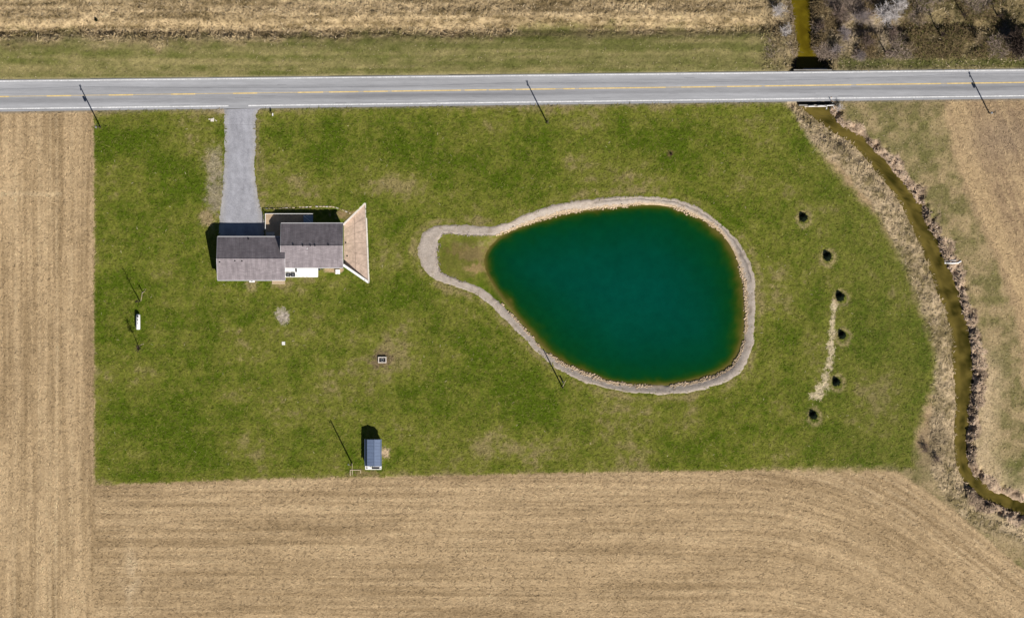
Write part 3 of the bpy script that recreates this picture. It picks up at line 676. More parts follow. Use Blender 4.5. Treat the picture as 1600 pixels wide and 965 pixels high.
# sunken ramp with wing walls on the right of the house
def ramp():
    r = empty('sunken_ramp', at(556, 380)); O = r.location.copy(); O.z = 0; r.location = O
    tag(r, 'pale concrete ramp between flared white wing walls, sinking to the right end of the house', 'ramp')
    A, B, Cc, D = [Vector((*W(*p), 0)) for p in ((536, 351.5), (570.5, 318.5), (575.5, 439), (536, 411))]
    def zs(x): return -1.25*(1-max(0, min(1, (x-A.x)/(B.x-A.x))))-.02
    # slab panels, joints recessed
    us = [0, .5, 1]; nrow = 6
    MBs = MB(); MBs.prism([(A.x, A.y, -2.0), (B.x, B.y, -2.0), (Cc.x, Cc.y, -2.0), (D.x, D.y, -2.0)], (0, 0, .35)); bmesh.ops.translate(MBs.b, verts=MBs.b.verts, vec=-O); MBs.build('sub_base', G['ash'], r)
    for i in range(2):
        for k in range(nrow):
            q = []
            for u, v_ in ((us[i], k/nrow), (us[i+1], k/nrow), (us[i+1], (k+1)/nrow), (us[i], (k+1)/nrow)):
                t = A.lerp(B, u); b_ = D.lerp(Cc, u); q.append(t.lerp(b_, v_))
            cen = sum(q, Vector())/4
            q = [cen+(p-cen)*(1-.032/max((p-cen).length, .1)) for p in q]
            m = MB(); dz = random.uniform(-.012, .006)
            m.prism([(p.x, p.y, zs(p.x)-.4+dz) for p in q], (0, 0, .4)); bmesh.ops.translate(m.b, verts=m.b.verts, vec=-O)
            m.build('panel', G['ramp'], r)
    def wall(p, q, th, z0, z1, name, m_):
        d = (q-p).normalized(); n = Vector((-d.y, d.x, 0))*th/2
        m = MB(); a = [p-n, q-n, q+n, p+n]; zt = [z0, z1, z1, z0]
        vb = [m.b.verts.new((v.x-O.x, v.y-O.y, -2.2)) for v in a]; vt = [m.b.verts.new((v.x-O.x, v.y-O.y, zt[i])) for i, v in enumerate(a)]
        m.b.faces.new(vb[::-1]); m.b.faces.new(vt)
        for i in range(4): m.b.faces.new((vb[i], vb[(i+1) % 4], vt[(i+1) % 4], vt[i]))
        m.build(name, m_, r, bevel=.02)
    wall(A+Vector((0, .05, 0)), B+Vector((.1, .25, 0)), .42, .22, .12, 'wing_wall', G['pale_conc'])
    wall(D+Vector((.0, -.38, 0)), Cc+Vector((.1, -.32, 0)), .55, .34, .12, 'wing_wall', G['white'])
    wall(Cc+Vector((.12, -.35, 0)), B+Vector((.12, .3, 0)), .36, .06, .06, 'kerb', G['pale_conc'])
    for px, py in ((540, 379), (542.3, 399.8)):
        x, y = W(px, py); cyl(MB(), x-O.x, y-O.y, zs(x)-.02, zs(x)+.03, .2, 12).build('drain_cover', G['black'], r)
ramp()

# ================================================================== GAMBREL SHED
def shed():
    e = empty('shed', at(583, 708)); O = e.location.copy(); O.z = 0; e.location = O
    tag(e, 'small barn-shaped shed with a blue-grey gambrel roof at the lower edge of the lawn', 'shed')
    prof = [(569.6, 1.72), (571.4, 1.95), (573.6, 2.75), (585.2, 3.2), (594.2, 2.78), (596.4, 1.85)]
    yn = P(583, 686, 2.6).y; ys_ = P(583, 728, 2.6).y
    X = [P(p[0], 707, p[1]).x-O.x for p in prof]; Zs = [p[1] for p in prof]; y0, y1 = ys_-O.y, yn-O.y
    def m_(): return MB()
    m = m_(); ins = .12
    m.prism([(X[1]+.05, y0+.15, -.1), (X[5]-.25, y0+.15, -.1), (X[5]-.25, y0+.15, Zs[5]-.02), (X[4]-.08, y0+.15, Zs[4]-.1), (X[3], y0+.15, Zs[3]-.1), (X[2]+.08, y0+.15, Zs[2]-.1), (X[1]+.05, y0+.15, Zs[1]-.04)], (0, y1-y0-.3, 0)); m.build('wall', G['white'], e)
    for i in range(5):
        a = Vector((X[i], y0, Zs[i])); b = Vector((X[i+1], y0, Zs[i+1])); d = (b-a).normalized(); n = Vector((-d.z, 0, d.x))*(-.06)
        m = MB().prism([a, b, b+n, a+n], (0, y1-y0, 0)); rp = m.build('roof_panel', G['blue_roof'], e)
        if i in (2, 3):
            for k in range(9):
                y = y0+.1+(y1-y0-.2)*k/8; nn = Vector((d.z*-1, 0, d.x)); nn = nn if nn.z > 0 else -nn
                MB().prism([a+nn*.003, b+nn*.003, b+nn*.03, a+nn*.03], (0, .04, 0)).build('rib', G['blue_roof'], rp).location.y = y-y0
    MB().box(X[3]-.12, X[3]+.12, y0-.02, y1+.02, Zs[3]-.02, Zs[3]+.05).build('ridge_cap', G['blue_roof'], e)
    # porch boards in front, dark doorway mat
    p0 = P(570.6, 733.2, .2); xl = p0.x-O.x; xr = P(596.2, 733, .2).x-O.x; yb = p0.y-O.y
    for k in range(5):
        w = (y0+.1-yb)/5; MB().box(xl, xr, yb+w*k+.01, yb+w*(k+1)-.01, 0, .2).build('porch_board', G['white'], e)
    m0 = P(581, 731.8, .2).x-O.x; m1 = P(593, 731.8, .2).x-O.x; MB().box(m0, m1, yb+.15, yb+.62, .203, .25).build('door_mat', G['black'], e)
    MB().box((m0+m1)/2-.9, (m0+m1)/2+.9, y0+.10, y0+.145, .2, 2.0).build('door', G['door'], e)
    MB().box(xl+.25, xl+.6, yb+.2, yb+.5, .203, .33).build('vent_box', G['grey_metal'], e)
    MB().box(X[5]-.245, X[5]-.2, .3, 1.2, 1.0, 1.6).build('window', G['glass'], e)
shed()

# ================================================================== TANK, FIRE PIT, SMALL YARD THINGS
t = empty('propane_tank', at(216.2, 502.5)); tag(t, 'long white fuel tank on two saddles in the left part of the lawn', 'tank')
prof = [(-1.80, .12), (-1.78, .34), (-1.70, .45), (-1.55, .5), (1.55, .5), (1.70, .45), (1.78, .34), (1.80, .12)]
MB().tube([(0, y, .72) for y, r in prof], [r for y, r in prof], 20).build('body', G['white'], t, smooth=True)
for y in (-1.1, 1.1): MB().box(-.42, .42, y-.12, y+.12, -.1, .36).build('saddle', G['concrete'], t)
cyl(MB(), -.05, 1.25, 1.18, 1.34, .2, 14).build('valve_dome', G['dark_metal'], t)
for y, r in ((.55, .1), (.35, .08), (-.35, .08)): cyl(MB(), -.06, y, 1.18, 1.30, r, 10).build('valve', G['dark_metal'], t)
f = empty('fire_pit', at(597.3, 561.8)); tag(f, 'square fire pit of pale blocks with ash inside on a bare patch of lawn', 'fire pit')
for (x0, x1, y0, y1) in ((-.98,.98,-.72,-.5),(-.98,.98,.5,.72),(-.98,-.76,-.498,.498),(.76,.98,-.498,.498)):
    n = 5 if x1-x0 > 1 else 3
    for k in range(n):
        if n == 5: b_ = (x0+(x1-x0)*k/5+.008, x0+(x1-x0)*(k+1)/5-.008, y0, y1)
        else: b_ = (x0, x1, y0+(y1-y0)*k/3+.008, y0+(y1-y0)*(k+1)/3-.008)
        MB().box(*b_, -.1, .48+random.uniform(-.02, .02)).build('block', G['pale_conc'], f, bevel=.02)
MB().box(-.758, .758, -.498, .498, -.1, .08).build('ash_bed', G['black'], f)
m = MB()
for k in range(14):
    a_, b_ = 2*math.pi*k/14, 2*math.pi*(k+1)/14; o_ = .36; i_ = .24
    m.prism([(math.cos(a_)*i_, math.sin(a_)*i_, .085), (math.cos(a_)*o_, math.sin(a_)*o_, .085), (math.cos(b_)*o_, math.sin(b_)*o_, .085), (math.cos(b_)*i_, math.sin(b_)*i_, .085)], (0, 0, .28))
m.build('fire_ring', G['grey_metal'], f)
w = empty('tank_lid', at(443, 536)); tag(w, 'small white square lid lying in the grass below the bare patch', 'lid')
MB().box(-.38, .38, -.38, .38, -.1, .16).build('cover', G['white'], w, bevel=.03); MB().box(-.1, .1, -.03, .03, .163, .2).build('handle', G['white'], w)
mb = empty('mailbox', at(426.3, 180.5)); tag(mb, 'white mailbox on a short post beside the mouth of the driveway', 'mailbox')
MB().box(-.06, .06, -.06, .06, -.2, 1.05).build('post', G['pale_wood'], mb); MB().box(-.05, .05, -.1, .45, .95, 1.05).build('bracket', G['pale_wood'], mb)
m = MB().prism([(-.15, -.12, 1.053), (.15, -.12, 1.053), (.15, -.12, 1.25), (.09, -.12, 1.35), (-.09, -.12, 1.35), (-.15, -.12, 1.25)], (0, .62, 0)); m.build('box', G['white'], mb); MB().box(.153, .17, .1, .3, 1.2, 1.3).build('flag', G['dark_metal'], mb)
cb = empty('concrete_block', at(332, 187.5)); tag(cb, 'broken cream concrete block in the grass left of the driveway mouth', 'block')
MB().prism([(-.45, -.35, -.1), (.3, -.42, -.1), (.42, .3, -.1), (.25, .55, -.1), (-.05, .35, -.1), (-.45, .3, -.1)], (0, 0, .25)).build('slab', G['pale_conc'], cb, bevel=.04)
MB().prism([(-1.0, .1, -.1), (-.5, .05, -.1), (-.48, .3, -.1), (-.9, .36, -.1)], (0, 0, .2)).build('fragment', G['pale_conc'], cb, bevel=.03)
MB().prism([(.5, -.05, -.1), (1.0, -.35, -.1), (1.08, -.2, -.1), (.55, .12, -.1)], (0, 0, .16)).build('fragment', G['pale_conc'], cb, bevel=.02)
fr = empty('timber_frame', at(555, 738)); tag(fr, 'pale timber garden frame lying on the grass left of the shed', 'garden frame')
for (x0, x1, y0, y1) in ((-1.25,1.35,.55,.72),(-1.25,-1.08,-.7,.545),(-.75,-.6,-.7,.545),(1.18,1.35,-.1,.545)): MB().box(x0, x1, y0, y1, -.05, .16).build('plank', G['pale_wood'], fr, bevel=.02)
# pale sticks and stubby posts at the feet of the yard poles
def stick(pts, lab, nm='fallen_branch', cat='branch', r=.07):
    q = [at(*p)+Vector((0, 0, .09)) for p in pts]; e = MB(); e.tube([v-q[0] for v in q], [r*(1-.12*i) for i in range(len(q))], 6)
    o = e.build(nm, G['pale_wood']); o.location = q[0]; tag(o, lab, cat)
stick([(220,470),(221.5,463),(222,458),(226,455),(228,451)], 'pale crooked branch on the grass at the foot of the forked bare sapling')
stick([(217.8,540),(221,538),(225,537)], 'short pale branch on the grass at the foot of the twiggy bare sapling', r=.05)
stick([(879,604),(882,598),(884.5,593)], 'pale branch on the grass at the foot of the pole by the pond', r=.06)
stick([(550,722),(550.5,728),(550,734)], 'pale branch on the grass between the yard pole and the timber frame', r=.06)
def stub(px, py, h_, lab, r=.11):
    e = empty('short_post', at(px, py)); tag(e, lab, 'post', 'short posts in the lawn'); MB().box(-r*.8, r*.8, -r*.8, r*.8, -.2, h_).build('shaft', G['pale_wood'], e, bevel=.01); MB().box(-r, r, -r, r, h_+.003, h_+.08).build('cap', G['dark_metal'], e)
stub(223, 456.5, 1.65, 'short wooden post beside the forked bare sapling'); stub(879.5, 596, 1.2, 'short wooden post beside the pole by the pond', .16)

# ================================================================== POLES AND WIRES
def pole(px, py, h_, lab, kind='plain', tilt=(0, 0)):
    e = empty('utility_pole', at(px, py)); tag(e, lab, 'pole', 'poles'); tp = Vector((tilt[0], tilt[1], h_))
    MB().tube([(0,0,-.5), tp*.5, tp], [.17, .15, .115], 10).build('pole', G['wood'], e)
    if kind in ('road', 'transformer'):
        MB().box(-.06, .06, -.6, .6, h_-.55, h_-.42).build('crossarm', G['wood'], e)
        for y in (-.5, .5, .0): cyl(MB(), 0, y, h_-.415 if y else h_+.003, h_-.25 if y else h_+.2, .05, 8).build('insulator', G['grey_metal'], e)
    if kind == 'transformer':
        tr = MB().tube([(-.42, -.05, h_*.64), (-.42, -.05, h_*.64+.85), (-.42, -.05, h_*.64+.92)], [.25, .25, .15], 12).build('transformer', G['grey_metal'], e); MB().box(-.2, -.14, -.12, .06, h_*.64+.2, h_*.64+.6).build('bracket', G['dark_metal'], tr)
    if kind == 'lamp':
        MB().tube([(0, 0, h_*.9), (-.3, .15, h_*.93), (-.55, .25, h_*.93)], [.04, .04, .04], 6).build('lamp_arm', G['grey_metal'], e); MB().tube([(-.55, .25, h_*.93-.12), (-.6, .27, h_*.93+.06)], [.2, .1], 10).build('lamp_head', G['grey_metal'], e)
    return e
pole(157, 199, 9.2, 'utility pole with a transformer at the upper left corner of the lawn by the road', 'transformer')
pole(854.5, 191, 9.0, 'plain utility pole at the upper middle of the lawn casting its shadow over the road', 'road')
pole(1545.5, 177, 8.9, 'utility pole with a transformer by the road right of the creek', 'transformer')
pole(878, 603.5, 7.7, 'dark pole in the lawn just below the pond, shadow crossing the gravel path', 'plain')
pole(549.5, 722.5, 9.3, 'dark pole left of the small blue-roofed shed', 'lamp')
wz = [(W(157,199), 9.0), (W(854.5,191), 8.8), (W(1545.5,177), 8.7), (W(-540,207.5), 9), (W(2240,162), 8.7)]
for (p, q) in ((3, 0), (0, 1), (1, 2), (2, 4)):
    (a_, za), (b_, zb) = wz[p], wz[q]
    pts = [(a_[0]+(b_[0]-a_[0])*k/12, a_[1]+(b_[1]-a_[1])*k/12, za+(zb-za)*k/12-4*.7*(k/12)*(1-k/12)) for k in range(13)]
    e = MB().tube(pts, [.014]*13, 4).build('power_line', G['wire'])
    tag(e, {(3,0): 'thin power line running left out of the picture from the corner pole', (0,1): 'thin power line between the left and middle roadside poles', (1,2): 'thin power line between the middle and right roadside poles', (2,4): 'thin power line running right out of the picture beyond the creek'}[(p, q)], 'power line', 'power lines along the road')

# ================================================================== BARE TREES, BRUSH, EVERGREENS
def bare(name, hgt, spread, stems, twigs, r0, m1, m2, rnd, lean=.25, start=.25):
    """trunk mesh and crown mesh of a leafless shrub or tree, base at the origin"""
    T, Cn = MB(), MB()
    for s in range(stems):
        a = rnd.uniform(0, 2*math.pi); l = rnd.uniform(.1, 1)*lean if stems > 1 else .05
        top = Vector((math.cos(a)*l*hgt, math.sin(a)*l*hgt, hgt*rnd.uniform(.75, 1)))
        base = Vector((math.cos(a)*.15*(stems > 1), math.sin(a)*.15*(stems > 1), -.2)); mid = base.lerp(top, .5)+Vector((rnd.uniform(-.1, .1), rnd.uniform(-.1, .1), 0))*hgt*.3
        T.tube([base, mid, top], [r0, r0*.65, r0*.2], 6)
        for k in range(twigs):
            t_ = rnd.uniform(start, 1); p = base.lerp(mid, t_*2) if t_ < .5 else mid.lerp(top, t_*2-1)
            b = rnd.uniform(0, 2*math.pi); L = spread*rnd.uniform(.35, 1)*(1.15-.6*t_); d = Vector((math.cos(b), math.sin(b), rnd.uniform(.25, 1.1))).normalized()
            q = p+d*L; mid2 = p.lerp(q, .5)+Vector((rnd.uniform(-1, 1), rnd.uniform(-1, 1), 0))*L*.08
            Cn.tube([p, mid2, q], [r0*.38, r0*.26, r0*.08], 3)
            for j in range(4):
                p2 = p.lerp(q, rnd.uniform(.3, .95)); d2 = (d+Vector((rnd.uniform(-1, 1), rnd.uniform(-1, 1), rnd.uniform(-.2, .8)))).normalized()
                Cn.tube([p2, p2+d2*L*rnd.uniform(.25, .5)], [r0*.2, r0*.06], 3)
    return T, Cn
rn = random.Random(5)
def bare_tree(name, px, py, lab, hgt, spread, stems, twigs, r0, m1, m2, cat, group=None, **k):
    e = empty(name, at(px, py), rn.uniform(0, 6)); tag(e, lab, cat, group)
    T, Cn = bare(name, hgt, spread, stems, twigs, r0, m1, m2, rn, **k); T.build('trunk', G[m1], e); Cn.build('crown', G[m2], e); return e
bare_tree('bare_sapling', 218.8, 470.5, 'tall bare sapling with a forked tip above the white tank', 7.4, 1.3, 1, 16, .13, 'bark_dark', 'bark_dark', 'tree', 'bare saplings in the left lawn', start=.6)
bare_tree('bare_sapling', 216.5, 541.5, 'tall bare sapling with a twiggy crown below the white tank', 7.0, 1.9, 1, 42, .12, 'bark_dark', 'bark_dark', 'tree', 'bare saplings in the left lawn', start=.55)
BR = 'leafless trees and shrubs along the upper right road edge'
brush = [
 (1385, 22, 'broad pale grey leafless shrub at the top edge right of the creek', 5.2, 3.4, 9, 34, .10, 'bark_pale', 'bark_pale'),
 (1402, 8, 'pale grey leafless shrub touching the top edge behind the broad pale one', 4.6, 2.8, 7, 30, .09, 'bark_pale', 'bark_pale'),
 (1345, 30, 'pinkish grey leafless shrub left of the broad pale shrub', 4.2, 2.6, 8, 28, .08, 'bark_grey', 'bark_grey'),
 (1312, 22, 'grey leafless shrub near the top edge on the right bank of the creek', 4.4, 2.6, 7, 28, .08, 'bark_grey', 'bark_brown'),
 (1320, 52, 'grey leafless shrub on the right creek bank halfway to the road', 3.8, 2.4, 8, 26, .08, 'bark_grey', 'bark_grey'),
 (1308, 78, 'low grey-brown leafless shrub above the dark culvert mouth', 3.0, 2.0, 7, 24, .07, 'bark_brown', 'bark_grey'),
 (1352, 66, 'brown leafless shrub in the middle of the thicket', 3.6, 2.4, 7, 24, .08, 'bark_brown', 'bark_brown'),
 (1345, 88, 'low pinkish brown leafless shrub at the lower edge of the thicket', 2.4, 1.8, 7, 22, .06, 'bark_brown', 'bark_grey'),
 (1395, 52, 'greyish leafless shrub below the broad pale shrub', 3.4, 2.2, 7, 24, .07, 'bark_grey', 'bark_brown'),
 (1384, 82, 'bare dark-trunked tree near the road verge, shadow slanting over the thicket', 6.4, 1.8, 1, 22, .17, 'bark_dark', 'bark_brown'),
 (1470, 56, 'bare dark-trunked tree in the right half of the thicket', 7.6, 1.9, 1, 22, .20, 'bark_dark', 'bark_dark'),
 (1505, 24, 'bare dark-trunked tree near the top edge toward the right', 6.4, 1.8, 1, 20, .18, 'bark_dark', 'bark_dark'),
 (1558, 24, 'bare dark-trunked tree near the upper right corner', 6.8, 1.9, 1, 20, .18, 'bark_dark', 'bark_dark'),
 (1420, 76, 'brown leafless shrub between the two dark-trunked trees', 3.0, 2.0, 6, 22, .07, 'bark_brown', 'twig_tan'),
 (1440, 30, 'tan leafless shrub right of the broad pale shrub', 3.4, 2.2, 6, 22, .07, 'bark_brown', 'twig_tan'),
 (1530, 62, 'tan leafless shrub left of the large dark tree at the right edge', 3.2, 2.2, 6, 20, .07, 'bark_brown', 'twig_tan'),
 (1216, 18, 'pale tan leafless shrub near the top edge left of the creek', 3.4, 2.3, 7, 26, .07, 'bark_pale', 'bark_pale'),
 (1228, 48, 'tan leafless shrub leaning over the left creek bank', 2.6, 1.9, 7, 24, .06, 'bark_grey', 'bark_pale'),
 (1285, 40, 'low brown leafless shrub at the water on the right creek bank', 2.4, 1.7, 6, 22, .06, 'bark_brown', 'bark_brown'),
]
for b_ in brush: bare_tree('leafless_tree' if 'trunked' in b_[2] else 'leafless_shrub', b_[0], b_[1], b_[2], *b_[3:], 'tree' if 'trunked' in b_[2] else 'shrub', BR, lean=.55, start=.3 if 'trunked' not in b_[2] else .55)
bare_tree('leafless_shrub', 1312, 168, 'pale leafless shrub at the right end of the culvert rail', 1.6, 1.4, 7, 20, .04, 'bark_pale', 'bark_pale', 'shrub', lean=.6)
for a_, b_, lb in ((1445, 700, 'upper'), (1462, 718, 'lower')):
    bare_tree('leafless_shrub', a_, b_, f'low brown leafless shrub beside the lower right lawn corner, the {lb} of two', 1.8, 1.6, 7, 20, .05, 'bark_brown', 'bark_brown', 'shrub', 'low shrubs at the lawn corner', lean=.6)
def conifer(px, py, h_, r_, lab, m='spruce', n=640, group=None, name='young_spruce'):
    e = empty(name, at(px, py), rn.uniform(0, 6)); tag(e, lab, 'tree' if m == 'spruce' else 'bush', group)
    MB().tube([(0,0,-.2), (0,0,h_*.9)], [.06*h_/1.6, .015], 6).build('trunk', G['bark_dark'], e)
    vs, fs = [], []
    for k in range(n):
        t_ = rn.random()**1.5; z = .08*h_+t_*h_*.9; R_ = r_*(1-t_)**.6*rn.uniform(.4, 1.2)+.03; a = rn.uniform(0, 6.283); c_, s_ = math.cos(a), math.sin(a); w_ = rn.uniform(.05, .12)*r_/.8; ri_ = R_*rn.uniform(.1, .45)
        i = len(vs); vs += [(c_*ri_-s_*w_, s_*ri_+c_*w_, z+.12*R_), (c_*ri_+s_*w_, s_*ri_-c_*w_, z+.12*R_), (c_*R_, s_*R_, z-.10*R_+rn.uniform(-.05, .05))]; fs.append((i, i+1, i+2))
    mesh_np('crown', vs, fs, G[m], e)
ordn = ['topmost young dark evergreen in the row right of the pond', 'second young dark evergreen from the top right of the pond', 'third young dark evergreen from the top, above the pale straw streak', 'fourth young dark evergreen from the top, beside the pale straw streak', 'fifth young dark evergreen from the top, at the lower end of the straw streak', 'lowest young dark evergreen in the row right of the pond']
for (a_, b_), lb in zip(TREES6, ordn): conifer(a_, b_, rn.uniform(1.35, 1.6), rn.uniform(1.0, 1.2), lb, group='young evergreens in a row')
bare_tree('leafless_tree', 1588, 66, 'large dark spreading bare tree at the right edge above the road', 5.0, 4.6, 7, 30, .26, 'bark_dark', 'bark_dark', 'tree', BR, lean=.5, start=.3)
conifer(150, 31, 1.0, .55, 'small dark round bush in the tan rough ground above the road', n=260, name='dark_bush')
conifer(1048.5, 241, .7, .4, 'small brownish dead bush in the lawn above the pond', 'dull_bush', n=160, name='dead_bush')

# ================================================================== CULVERT, RAIL, SIGN, DRAIN PIPE
cv = empty('culvert', at(1275, 135)); cv.location.z = 0; O = cv.location.copy(); tag(cv, 'concrete culvert carrying the creek under the road, with low headwalls', 'culvert')
def cbox(px0, px1, py0, py1, z0, z1, name, m_):
    (x0, y1), (x1, y0) = W(px0, py0), W(px1, py1); return MB().box(x0-O.x, x1-O.x, y0-O.y, y1-O.y, z0, z1).build(name, m_, cv, bevel=.02)
cbox(1240, 1300, 108.6, 110.4, -3.2, .25, 'headwall', G['dull_conc'])
cbox(1248, 1304, 163.4, 165.4, -2.6, .42, 'headwall', G['dull_conc'])
cbox(1256, 1294, 106.5, 108.4, -3.2, -1.2, 'apron', G['concrete'])
cbox(1258, 1292, 165.6, 167, -2.6, -1.3, 'apron', G['concrete'])
def rail(pts, lab, z=.75):
    q = [Vector((*W(*p), z)) for p in pts]; e = empty('guard_rail', (q[0].x, q[0].y, 0)); tag(e, lab, 'rail', 'white rails at the culvert'); o = e.location
    MB().tube([v-o for v in q], [.11]*len(q), 8).build('rail', G['white'], e)
    for p in (q[0], q[-1]): MB().box(p.x-o.x-.05, p.x-o.x+.05, p.y-o.y-.05, p.y-o.y+.05, -1.2, z-.113).build('post', G['white'], e)
rail([(1277,166.2),(1283,165.6),(1289,166)], 'short straight white rail in the middle of the culvert headwall'); rail([(1291,170.5),(1291.6,165.4),(1301,164.6),(1303,170)], 'white rail bent down at both ends at the right of the culvert')
rail([(1263,166.4),(1272,166.0)], 'thin white rail at the left of the culvert headwall')
sg = empty('road_marker', at(1300, 161)); sg.location.z = 0; tag(sg, 'small white marker post at the road edge by the culvert', 'marker post')
MB().box(-.05, .05, -.03, .03, -.2, 1.4).build('post', G['grey_metal'], sg); MB().box(-.12, .12, -.06, -.033, .95, 1.4).build('plate', G['white'], sg)
logs = [((1283,92),(1296,101),'dark fallen log across the culvert pool'), ((1418,46),(1428,40),'pale fallen log in the thicket below the pale shrub'), ((1512,705),(1521,690),'fallen log on the right creek bank near the lower bend')]
for a_, b_, lb in logs:
    p, q = at(*a_)+Vector((0,0,.3)), at(*b_)+Vector((0,0,.3)); o = MB().tube([Vector(), (q-p)*.5+Vector((0, .1, .05)), q-p], [.15, .13, .08], 7).build('fallen_log', G['bark_pale' if 'pale' in lb else 'bark_dark']); o.location = p; tag(o, lb, 'log', 'fallen logs')

# ================================================================== WHAT NOBODY COULD COUNT: tufts, straw, dead grass, stones
def H_at(px, py):
    """height of the built ground sheet under plan points"""
    gx = np.clip(((px-800)*M-xs[0])/SP, 0, nx-1.01); gy = np.clip(((482.5-py)*M-ys[0])/SP, 0, ny-1.01)
    i = gx.astype(int); j = gy.astype(int); fx = gx-i; fy = gy-j
    return (Z[j, i]*(1-fx)+Z[j, i+1]*fx)*(1-fy)+(Z[j+1, i]*(1-fx)+Z[j+1, i+1]*fx)*fy
def grid_at(A, px, py):
    i = np.clip(np.round(((px-800)*M-xs[0])/SP).astype(int), 0, nx-1); j = np.clip(np.round(((482.5-py)*M-ys[0])/SP).astype(int), 0, ny-1); return A[j, i]
def blades(name, px, py, ln, wd_, rise, ang, cols):
    """one leaning, slightly folded blade or straw per point"""
    n = len(px); x = (px-800)*M; y = (482.5-py)*M; z = H_at(px, py); c, s = np.cos(ang), np.sin(ang)
    B0 = np.c_[x-s*wd_/2, y+c*wd_/2, z-.02]; B1 = np.c_[x+s*wd_/2, y-c*wd_/2, z-.02]
    mid = np.c_[x+c*ln*.55, y+s*ln*.55, z+rise*ln]; M0 = mid+np.c_[-s*wd_*.4, c*wd_*.4, 0*x]; M1 = mid-np.c_[-s*wd_*.4, c*wd_*.4, 0*x]
    Tp = np.c_[x+c*ln, y+s*ln, z+rise*ln*.7]
    V_ = np.stack([B0, B1, M1, M0, Tp], 1).reshape(-1, 3); b = np.arange(n)[:, None]*5
    F_ = np.vstack([b+np.array([0, 1, 2]), b+np.array([0, 2, 3]), b+np.array([3, 2, 4])])
    return tag(mesh_np(name, V_, F_, G['blade'], cols=np.repeat(cols, 5, 0)), kind='stuff')
def sample(n, x0, x1, y0, y1): return RNG.uniform(x0, x1, n), RNG.uniform(y0, y1, n)
hardm = hard.astype(float)
def jitter(c, n, a=.25): return c*(1+RNG.uniform(-a, a, (n, 1)))
EDGE = (-40, 1640, -35, 1000)
# lawn
px, py = sample(260000, 146, 1465, 160, 760); zn_ = grid_at(zone, px, py); k = (zn_ == 4) & (grid_at(hardm, px, py) < .5) & (sdist(RING_OUT, px, py) < 1)
hx = ((px > 338) & (px < 446) & (py > 370) & (py < 436)) | ((px > 438) & (px < 578) & (py > 333) & (py < 432)) | ((px > 414) & (px < 490) & (py > 332) & (py < 360))
k &= ~hx; px, py = px[k], py[k]; n = len(px); base = grid_at(col, px, py)
mixr = RNG.random((n, 1)); cc = base*RNG.uniform(.7, 1.45, (n, 1)); straw = (RNG.random(n) < .22)[:, None]; cc = np.where(straw, base*.55+np.array([.12,.105,.035])*RNG.uniform(.4, 1.2, (n, 1)), cc); spk = RNG.random(n) < .002; cc[spk] = (.34,.30,.17)
blades('lawn_grass', px, py, RNG.uniform(.25, .95, n), RNG.uniform(.06, .18, n), RNG.uniform(.06, .25, n), fbm(px/7, py/7, 2, 2)*16+RNG.normal(0, .6, n), cc)
# stubble, laid along the drill rows
px, py = sample(230000, *EDGE); zn_ = grid_at(zone, px, py); k = ((zn_ == 0) | (zn_ == 1)) & (grid_at(hardm, px, py) < .5) & ~((py > 100) & (py < road_bot(px)+4)); px, py = px[k], py[k]; n = len(px); base = grid_at(col, px, py)
slope = .75*np.clip((px-1150)/330, 0, 1); th = np.where(px < 148, math.pi/2, -np.arctan(slope)); th = np.where(grid_at(zone, px, py) == 1, -1.17, th)
th = th+RNG.normal(0, .7, n)+math.pi*RNG.integers(0, 2, n)
blades('field_straw', px, py, RNG.uniform(.25, 1.1, n), RNG.uniform(.05, .15, n), RNG.uniform(.05, .25, n), th, np.clip(base*RNG.uniform(.65, 1.65, (n, 1)), 0, .62))
# dead grass on banks and rough ground, swirled in clumps
px, py = sample(420000, *EDGE); zn_ = grid_at(zone, px, py); k = (np.isin(zn_, (2, 3, 5, 6, 7)) | ((px < 348) & (px > 312) & (py > 225) & (py < 348) & (zn_ == 4) & (grid_at(col[..., 0], px, py) > .19))) & (grid_at(hardm, px, py) < .5) & (sdist(CREEK, px, py) < 0) & (sdist(NCREEK, px, py) < 0)
k &= ~((zn_ == 5) & (RNG.random(len(px)) < .45)); px, py, zn_ = px[k], py[k], zn_[k]; n = len(px); base = grid_at(col, px, py)
th = fbm(px/9, py/9, 4, 2)*14+RNG.normal(0, .5, n); big = np.where(np.isin(zn_, (3, 6, 7)), 1.0, .6)
cc = base*RNG.uniform(.7, 1.5, (n, 1)); pale_ = (RNG.random(n) < .10*big)[:, None]; cc = np.where(pale_, np.array([.50,.40,.26])*RNG.uniform(.7, 1.1, (n, 1)), cc)
blades('dead_grass', px, py, RNG.uniform(.3, .95, n)*big, RNG.uniform(.06, .17, n)*big, RNG.uniform(.2, .6, n), th, np.clip(cc, 0, .6))
